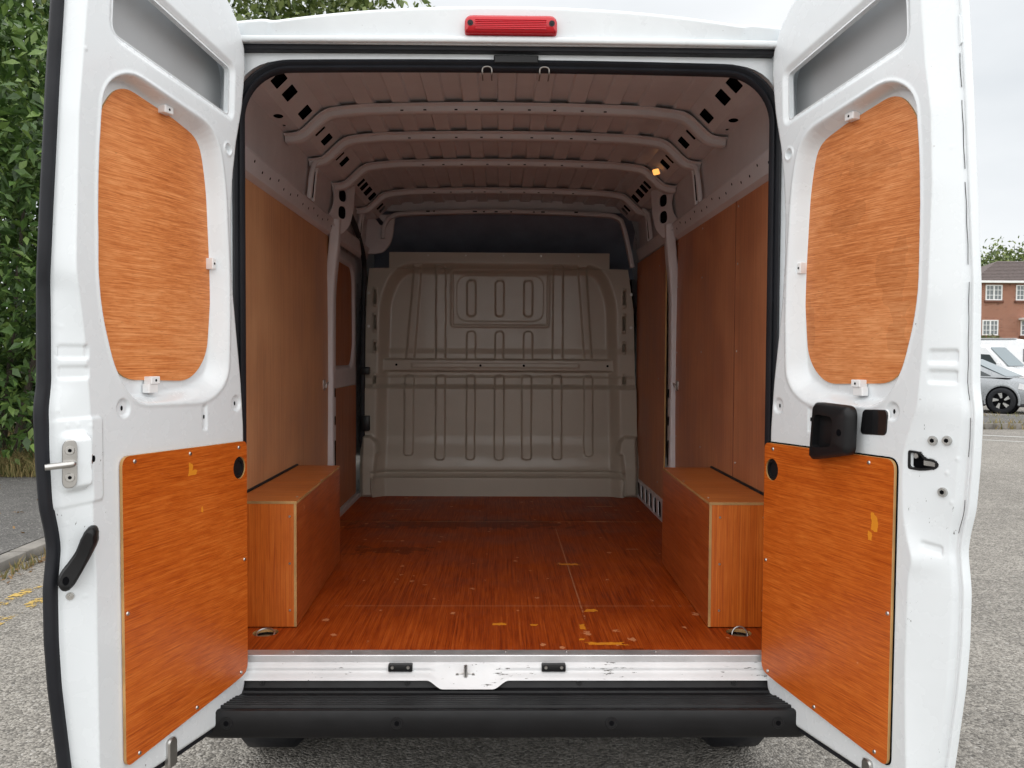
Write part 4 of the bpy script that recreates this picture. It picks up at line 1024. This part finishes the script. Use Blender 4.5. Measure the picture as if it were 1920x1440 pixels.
        for b in (.652, .712):
            bm = bmesh.new(); cylinder(bm, strip(.700, b, .030), stn, .0105, .009, .004, 16); cylinder(bm, strip(.700, b, .034), stn, .0045, .004, .0008, 6, 1); frombm(bm, 'lock_bolt', [MT['steel'], MT['dark']], lk, True, 40)
        kh = plate('key_hole', ring(.634, .683, .011, .013, 18), [], -.01, .0035, ME, MT['steel'], dm, .002, 40)
        bm = bmesh.new(); slab(bm, ring(.634, .683, .005, .008, 12), [], .0035, .0042, ME); frombm(bm, 'key_slot', MT['dark'], kh, False)
        # pull handle
        V2 = bez([(.708, .427), (.688, .442), (.660, .468), (.644, .492), (.638, .508)], 22)
        wd = np.interp(np.linspace(0, 1, 22), [0, .1, .5, .85, 1], [.020, .021, .018, .020, .017])
        Tn = np.gradient(V2, axis=0); Tn /= np.linalg.norm(Tn, axis=1)[:, None]; Nn = np.stack([-Tn[:, 1], Tn[:, 0]], 1)
        wd = wd*1.22
        def arc(c, n0, r_): return [tuple(c+r_*(n0*math.cos(a)+np.array([n0[1], -n0[0]])*math.sin(a))) for a in np.linspace(0, math.pi, 9)]
        loop = [tuple(q) for q in V2+Nn*wd[:, None]]+arc(V2[-1], Nn[-1], wd[-1])[1:-1]+[tuple(q) for q in (V2-Nn*wd[:, None])[::-1]]+arc(V2[0], -Nn[0], wd[0])[1:-1]
        hd = plate('pull_handle', loop, [], -.006, .045, strip, MT['plastic'], dm, .007, 50)
        bm = bmesh.new(); slab(bm, ring(.708, .427, .0095, .0095, 18), [], .0450, .0462, strip); frombm(bm, 'handle_bolt', MT['dark'], hd, False)
        bm = bmesh.new(); cylinder(bm, strip(.703, .381, -.001), stn, .010, .008, .006, 16); cylinder(bm, strip(.703, .381, .005), stn, .004, .003, .003, 8); frombm(bm, 'door_bolt', MT['steel'], dm, True, 40)
        plate('bottom_striker', rr(.352, .388, -.165, -.086, .014), [], -.004, .010, ME, MT['steel'], dm, .004, 40)
    else:
        zz_ = np.linspace(-.14, 1.98, 120)
        sweep('edge_flange', [ME(np.interp(z, Zv, to_u)+.001, z, -np.interp(z, Zv, dez)-.012) for z in zz_], rprof(.010, .024, .004), (0, s, 0), MT['door'], dm, False, 55)
        for za, zb in ((.52, .60), (.70, .79), (.83, 1.10), (1.14, 1.33), (1.36, 1.52), (1.55, 1.63)):
            zq = np.linspace(za, zb, 14)
            sweep('edge_seam', [ME(np.interp(z, Zv, to_u)-.004+.0008*math.sin(z*70), z, -np.interp(z, Zv, dez)*.93) for z in zq], cprof(.0007, n=5), (0, s, 0), MT['dark'], dm, False, 60)
        # big grip on the lock housing
        body_ = rpoly([(.272, .645), (.436, .678), (.440, .802), (.287, .806)], [.025, .02, .03, .022], 7)
        inn = rpoly([(.296, .682), (.374, .692), (.378, .770), (.305, .774)], .014, 5)
        gp = plate('inner_handle', body_, [inn], .026, .055, ME, MT['plastic'], dm, .012, 50)
        bm = bmesh.new(); slab(bm, inset(inn, -.003), [], .010, .028, ME); frombm(bm, 'handle_cup', MT['dark'], gp, False)
        bm = bmesh.new(); slab(bm, ring(.405, .732, .009, .009, 18), [], .055, .0558, ME); frombm(bm, 'handle_bolt', MT['dark'], gp, False)
        plate('handle_base', rpoly([(.27, .665), (.402, .690), (.405, .778), (.27, .78)], .02), [], .001, .034, ME, MT['plastic'], gp, .006, 50)
        pl_ = plate('lock_cover', rpoly([(.420, .728), (.514, .733), (.518, .797), (.428, .794)], .014, 5), [], -.004, .0025, ME, plain('glossy_black_cover', (.012, .012, .013), .12, coat=.6), dm, .002, 40)
        bm = bmesh.new(); slab(bm, rpoly([(.418, .722), (.518, .727), (.522, .798), (.426, .799)], .018, 5), [], -.004, -.0005, ME, .002); frombm(bm, 'cover_rim', MT['clip'], pl_, True, 40)
        for a, b in ((.660, .735), (.702, .739), (.693, .620)):
            bm = bmesh.new(); stn = Vector(strip(a, b, 1))-Vector(strip(a, b, 0)); cylinder(bm, strip(a, b, -.001), stn, .012, .010, .007, 18); cylinder(bm, strip(a, b, .006), stn, .0055, .005, .0012, 6, 1); frombm(bm, 'door_bolt', [MT['steel'], MT['dark']], dm, True, 40)
        lt2 = rpoly([(.586, .660), (.586, .705), (.623, .705), (.640, .692), (.670, .690), (.682, .680), (.670, .669), (.625, .660)], .007, 4)
        lt3 = rpoly([(.591, .665), (.591, .700), (.621, .700), (.637, .687), (.667, .685), (.674, .680), (.667, .674), (.624, .665)], .006, 4)
        fl = plate('latch_frame', lt2, [lt3], -.020, .002, strip, MT['plastic'], dm, 0, 40)
        bm = bmesh.new(); slab(bm, rr(.630, .668, .672, .687, .004), [], -.02, -.004, strip, .002); slab(bm, ring(.606, .693, .009, .008, 12), [], -.02, -.006, strip, .002); frombm(bm, 'latch_claw', MT['steel'], fl, True, 40)
        bm = bmesh.new(); slab(bm, lt3, [], -.015, -.012, strip); frombm(bm, 'latch_void', MT['dark'], fl, False)
        for z0 in (1.565, 1.645):
            bm = bmesh.new(); slab(bm, [(.650, z0), (.662, z0+.008), (.656, z0+.07), (.650, z0+.075)], [], -.088, -.058, ME, .002); frombm(bm, 'edge_wedge', MT['door'], dm, True, 30)
        plate('bottom_striker', rr(.455, .49, -.165, -.100, .014), [], -.004, .010, ME, MT['steel'], dm, .004, 40)
        plate('corner_buffer', rr(.60, .665, -.15, -.075, .006), [], -.09, -.05, ME, MT['rubber'], dm, .004, 40)
    dm['label'] = 'left rear door with black rubber edge seal, pull handle and lock pin' if left else 'right rear door with large black inner handle and latch'
    return dm
make_door(-1); make_door(1)

# ------------------------------------------------------------------ parked vehicles beyond the road
MT['glass'] = glossy('car_glass', (.05, .06, .065), .06)
MT['vanglass'] = glossy('windscreen_glass', (.20, .25, .27), .05)
MT['silver'] = plain('silver_grey_car_paint', (.33, .35, .37), .3, .25, .5)
MT['vanwhite'] = plain('far_van_white', (.78, .80, .82), .3, 0, .5)
MT['clad'] = plain('grey_black_cladding', (.05, .05, .055), .6)
MT['light'] = glossy('headlamp_lens', (.75, .76, .78), .08)
def loft(name, st, mat, parent, ang=40):
    """stations along x: list of (x, [(half width, z) from sill to crown])"""
    rows = []
    for x, pr_ in st:
        rows.append([(x, -a, z) for a, z in pr_]+[(x, a, z) for a, z in pr_[::-1]])
    P = np.array(rows); nr, nc = P.shape[:2]
    V = P.reshape(-1, 3); F = [(i*nc+j, i*nc+j+1, (i+1)*nc+j+1, (i+1)*nc+j) for i in range(nr-1) for j in range(nc-1)]
    F += [tuple(range(nc))[::-1], tuple((nr-1)*nc+j for j in range(nc))]
    bm = bmesh.new(); vv = [bm.verts.new(v) for v in V]
    for f in F: bm.faces.new([vv[k] for k in f])
    return frombm(bm, name, mat, parent, True, ang)
def panel(name, q, off, t, mat, parent, r=.04):
    """a pane laid on a quad (4 points), inset and with thickness"""
    q = [Vector(p) for p in q]; c = sum(q, Vector())/4; nrm = (q[1]-q[0]).cross(q[3]-q[0]).normalized()
    ex = (q[1]-q[0]).normalized(); ey = nrm.cross(ex)
    l2 = [((p-c).dot(ex), (p-c).dot(ey)) for p in q]
    return plate(name, rpoly(l2, r, 4), [], off-t, off, lambda a, b, cc: tuple(c+ex*a+ey*b+nrm*cc), mat, parent, 0, 30)
car = empty('parked_car', (13.85, 22.18, 0), 'silver grey car parked beyond the kerbed strip on the far right', 'car', None, R(-46))
W = .92
st = []
for x, zb, zs, zbel, w in ((-3.0, .42, .62, .90, .78), (-2.85, .30, .62, 1.0, .88), (-2.2, .24, .60, 1.04, W), (-1.2, .22, .60, 1.03, W), (-.2, .22, .60, 1.02, W), (.35, .22, .60, 1.0, W), (.75, .22, .60, .985, W), (1.25, .22, .60, .95, .915), (1.6, .24, .60, .88, .88), (1.80, .28, .58, .78, .80), (1.88, .36, .52, .66, .70)):
    st.append((x, [(w-.06, zb), (w-.01, zb+.08), (w, zs), (w-.015, zbel-.07), (w-.06, zbel-.01), (w*.5, zbel+.03*(x > .2)), (.0, zbel+.045*(x > .2))]))
cb = loft('body', st, MT['silver'], car)
top = [(-2.6, 1.02), (-1.9, 1.48), (-.9, 1.56), (.0, 1.52), (1.15, .99)]
gh = []
for x, z in top: gh.append((x, [(.86, 1.0), (.86-.16*(z-1.0)/.5, max(z-.035, 1.0)), (.60, max(1.002, z)), (0, max(1.004, z+.012))]))
loft('roof', gh, MT['silver'], car, 50)
for sy in (-1,):
    def sd_(x, z): return (x, -(.862-.16*(z-1.0)/.5), z)
    panel('side_window', [sd_(-1.0, 1.04), sd_(.75, 1.04), sd_(-.05, 1.42), sd_(-1.0, 1.46)], .006, .01, MT['glass'], car, .05)
    panel('side_window', [sd_(-2.1, 1.06), sd_(-1.08, 1.04), sd_(-1.08, 1.44), sd_(-1.8, 1.40)], .006, .01, MT['glass'], car, .05)
panel('windscreen', [(1.08, -.80, 1.03), (1.08, .80, 1.03), (.06, .60, 1.50), (.06, -.60, 1.50)], .016, .012, MT['vanglass'], car, .05)
for xw in (1.03, -1.87):
    t = wheel(car, xw, -.80, .36, .22, -1, MT['clad'])
    t.rotation_euler.z = math.pi/2; t.location = (xw, -.80, .36)
    for c_ in t.children:
        c_.rotation_euler.z = math.pi
    bm = bmesh.new()
    for k in range(5):
        a = 2*math.pi*k/5+.3
        vsx = [(.07, -.25), (.225, -.42), (.225, .05), (.09, .25)]
        pts = [(r_*math.cos(a+b), r_*math.sin(a+b)) for r_, b in vsx]
        slab(bm, pts, [], .085, .098, lambda p, q, c: (-c, p, q), .002)
    sp = frombm(bm, 'rim_spokes', plain('bright_alloy', (.6, .6, .6), .3, .8), t, False)
    # arch cladding
    P = [(xw+.43*math.cos(a), -.905, .36+.43*math.sin(a)) for a in np.linspace(-.25, math.pi+.25, 30)]
    sweep('arch_trim', P, rprof(.07, .05, .015), (0, 1, 0), MT['silver'], car)
    bm = bmesh.new(); cylinder(bm, (xw, -.935, .36), (0, 1, 0), .41, .41, .3, 30); frombm(bm, 'wheel_well', MT['dark'], car, True, 40)
    t.location.y = -.86
box('sill_cladding', -1.45, .6, -.93, -.8, .20, .36, MT['clad'], car, .02)
box('front_skirt', 1.35, 1.86, -.86, .8, .20, .36, MT['clad'], car, .03)
panel('headlight', [(1.42, -.915, .70), (1.80, -.82, .64), (1.78, -.815, .76), (1.45, -.905, .86)], .012, .02, MT['light'], car, .02)
bm = bmesh.new(); slab(bm, rr(-.02, .16, .98, 1.12, .04), [], -1.06, -.92, XZ, .02); frombm(bm, 'door_mirror', MT['plastic'], car, True, 40)

def far_van(loc, rz, label, flip=1):
    v = empty('parked_van', loc, label, 'van', 'white vans parked behind the car', rz)
    st = []
    for x, zt, w in ((-3.0, 2.28, .93), (-2.9, 2.36, .98), (-.2, 2.38, .98), (.45, 2.30, .97), (1.15, 1.62, .96), (1.35, 1.36, .95), (1.95, 1.12, .90), (2.18, .86, .82), (2.22, .5, .78)):
        st.append((x, [(w-.04, .32), (w, .45), (w, min(.95, zt-.15)), (w-.03, min(1.35, zt-.1)), (w-.12*(zt/2.38), zt-.10), (w-.25, zt-.02), (0, zt)]))
    loft('body', st, MT['vanwhite'], v, 35)
    panel('windscreen', [(1.29, -.80, 1.47), (1.29, .80, 1.47), (.56, .72, 2.215), (.56, -.72, 2.215)], .014, .014, MT['vanglass'], v, .06)
    for sy in (-1, 1):
        pts = [(.02, sy*.962, 1.40), (1.05, sy*.955, 1.36), (.62, sy*.895, 1.92), (.02, sy*.895, 1.95)]
        panel('side_window', pts if sy < 0 else pts[::-1], .012, .012, MT['glass'], v, .04)
        panel('headlight', [(1.75, sy*.93, .98), (2.12, sy*.80, .84), (2.08, sy*.80, .98), (1.72, sy*.92, 1.14)][::-sy] if sy < 0 else [(1.72, .92, 1.14), (2.08, .80, .98), (2.12, .80, .84), (1.75, .93, .98)], .02, .04, MT['light'], v, .03)
        bm = bmesh.new(); slab(bm, rr(.98, 1.1, 1.32, 1.62, .04), [], sy*1.05, sy*1.2, XZ, .02); frombm(bm, 'wing_mirror', MT['vanwhite'], v, True, 40)
        for xw in (1.35, -2.0):
            t = wheel(v, xw, sy*.86, .33, .2, sy, MT['steel']); t.rotation_euler.z = math.pi/2
            if sy > 0:
                pass
    box('front_bumper', 2.0, 2.26, -.80, .80, .30, .55, MT['clad'], v, .05)
    box('roof_edge', -2.9, -.2, -.86, .86, 2.37, 2.39, MT['vanwhite'], v, .008)
    return v
va = far_van((17.35, 27.8, 0), R(-52), 'white van facing right, nearer one, just behind the silver car')
va.scale = (.87, .87, .87)
far_van((22.0, 33.2, 0), R(-25), 'taller white van parked at the back below the brick house')

# ------------------------------------------------------------------ brick house
def brickmat():
    m, t, b = new_mat('red_brick'); c = t.nodes.new('ShaderNodeTexCoord')
    mp_ = N(t, 'ShaderNodeMapping', Rotation=(R(90), 0, 0)); t.links.new(c.outputs['Object'], mp_.inputs['Vector'])
    br = N(t, 'ShaderNodeTexBrick', Scale=1.0); br.inputs['Brick Width'].default_value = .225; br.inputs['Row Height'].default_value = .075; br.inputs['Mortar Size'].default_value = .010
    br.inputs['Color1'].default_value = (.28, .085, .045, 1); br.inputs['Color2'].default_value = (.34, .125, .07, 1); br.inputs['Mortar'].default_value = (.40, .30, .24, 1)
    t.links.new(mp_.outputs['Vector'], br.inputs['Vector'])
    dk = ramp(t, noise(t, objvec(t, (2.2, 2.2, 7)), 1.6, 2), [(.60, g3(0)), (.66, g3(1))])
    cc = mixc(t, math2(t, 'MULTIPLY', dk, .6), br.outputs['Color'], (.10, .05, .045))
    t.links.new(cc, b.inputs['Base Color']); b.inputs['Roughness'].default_value = .9
    return m
MT['brick'] = brickmat()
MT['tile'] = plain('dark_roof_tile', (.12, .095, .09), .85, grain=.3)
MT['upvc'] = plain('white_window_frame', (.82, .82, .82), .4)
MT['pane'] = glossy('window_pane', (.16, .18, .19), .08)
HY = 58.0; HB = 1.95
ho = empty('brick_house', (38, HY, HB), 'two storey red brick house with dark tiled roof behind the parked vans', 'house')
bm = bmesh.new(); bx(bm, -4.1, 11, 0, 8, 0, 5.0); frombm(bm, 'wall', MT['brick'], ho, False)
nrow = 14
for i in range(nrow):           # tile courses, each overlapping the one below
    f0, f1 = i/nrow, (i+1)/nrow
    y0, z0 = -.35+4.4*f0, 5.10+1.9*f0; y1, z1 = -.35+4.4*f1, 5.10+1.9*f1
    xl0, xl1 = -4.45+4.3*f0, -4.45+4.3*f1
    V = [(xl0, y0, z0+.05), (11.3, y0, z0+.05), (11.3, y1+.1, z1+.02), (xl1, y1+.1, z1+.02), (xl0, y0, z0-.02), (11.3, y0, z0-.02)]
    frompy('tile_course', V, [(0, 1, 2, 3), (4, 5, 1, 0)], MT['tile'], ho, False)
frompy('hip_slope', [(-4.45, -.35, 5.11), (-.15, 4.05, 7.01), (-4.45, 8.4, 5.11)], [(0, 1, 2)], MT['tile'], ho, False)
box('gutter', -4.5, 11.3, -.42, -.30, 4.96, 5.12, MT['upvc'], ho, .02)
def window(x, z, w, h_):
    fr_ = plate('window', [(x-w/2, z), (x+w/2, z), (x+w/2, z+h_), (x-w/2, z+h_)], [[(x-w/2+.08, z+.08), (x-.05, z+.08), (x-.05, z+h_-.08), (x-w/2+.08, z+h_-.08)], [(x+.05, z+.08), (x+w/2-.08, z+.08), (x+w/2-.08, z+h_-.08), (x+.05, z+h_-.08)]], .03, -.06, XZ, MT['upvc'], ho, 0, 30)
    box('sill', x-w/2-.08, x+w/2+.08, -.14, .02, z-.16, z-.005, plain('brick_sill', (.16, .07, .05), .9), fr_)
    box('pane', x-w/2+.06, x+w/2-.06, -.022, -.012, z+.06, z+h_-.06, MT['pane'], fr_)
    for sx in (-1, 1):
        box('glazing_bar', x+sx*w*.245-.018, x+sx*w*.245+.018, -.045, -.02, z+.08, z+h_-.08, MT['upvc'], fr_)
        for k in (1, 2): box('glazing_bar', x+.05 if sx > 0 else x-w/2+.08, x+w/2-.08 if sx > 0 else x-.05, -.047, -.021, z+h_*k/3-.018, z+h_*k/3+.018, MT['upvc'], fr_)
for x in (-2.74, -.55, 3.0): window(x, 3.75, 1.2, 1.1)
window(-2.95, 1.25, 1.15, 1.1); window(.0, 1.25, 1.5, 1.1)
box('porch_lintel', -.9, 2.2, -.8, .0, 2.35, 2.5, MT['upvc'], ho, .02)
g2 = empty('brick_house', (37.3, 68, HB), 'brick gable end with white bargeboards left of the tiled roof', 'house')
bm = bmesh.new(); slab(bm, [(-4, 0), (2.6, 0), (2.6, 6.6), (-.7, 9.0), (-4, 6.6)], [], 0, 6, XZ); frombm(bm, 'wall', MT['brick'], g2, False)
for sx in (-1, 1):
    a_, b_ = Vector((-.7, -.25, 9.15)), Vector((-.7+sx*3.6, -.25, 6.45))
    sweep('bargeboard', [a_, b_], rprof(.05, .24, .01), (0, 0, 1), MT['upvc'], g2)
    frompy('roof_slope', [(a_.x, -.25, a_.z+.1), (b_.x, -.25, b_.z+.1), (b_.x, 6.2, b_.z+.1), (a_.x, 6.2, a_.z+.1)], [(0, 1, 2, 3)], MT['tile'], g2, False)
hg = empty('garden_hedge', (36, 55, 1.95), 'clipped green hedge in front of the brick house', 'hedge')
C = np.random.default_rng(8).uniform([-7, -.6, 0], [9, .6, 1.25], (5000, 3)); C[:, 2] *= .75+.25*np.sin(C[:, 0]*1.7)
leafmesh('foliage', C, np.full(len(C), .22), 60, MT['hedge'], hg)['kind'] = 'stuff'
tree('leafy_tree', 'pale leafy tree rising behind the brick roof, left one', (49.5, 84, 1.9), (49.5, 84, 9.6), (3.2, 4, 3.2), 130, 1.0, 26, .5, MT['leaf2'], 71, 'trees behind the house')
tree('leafy_tree', 'pale leafy tree rising behind the brick roof, right one', (55, 84, 1.9), (55, 84, 9.9), (3.8, 4, 3.6), 150, 1.0, 26, .5, MT['leaf2'], 73, 'trees behind the house')
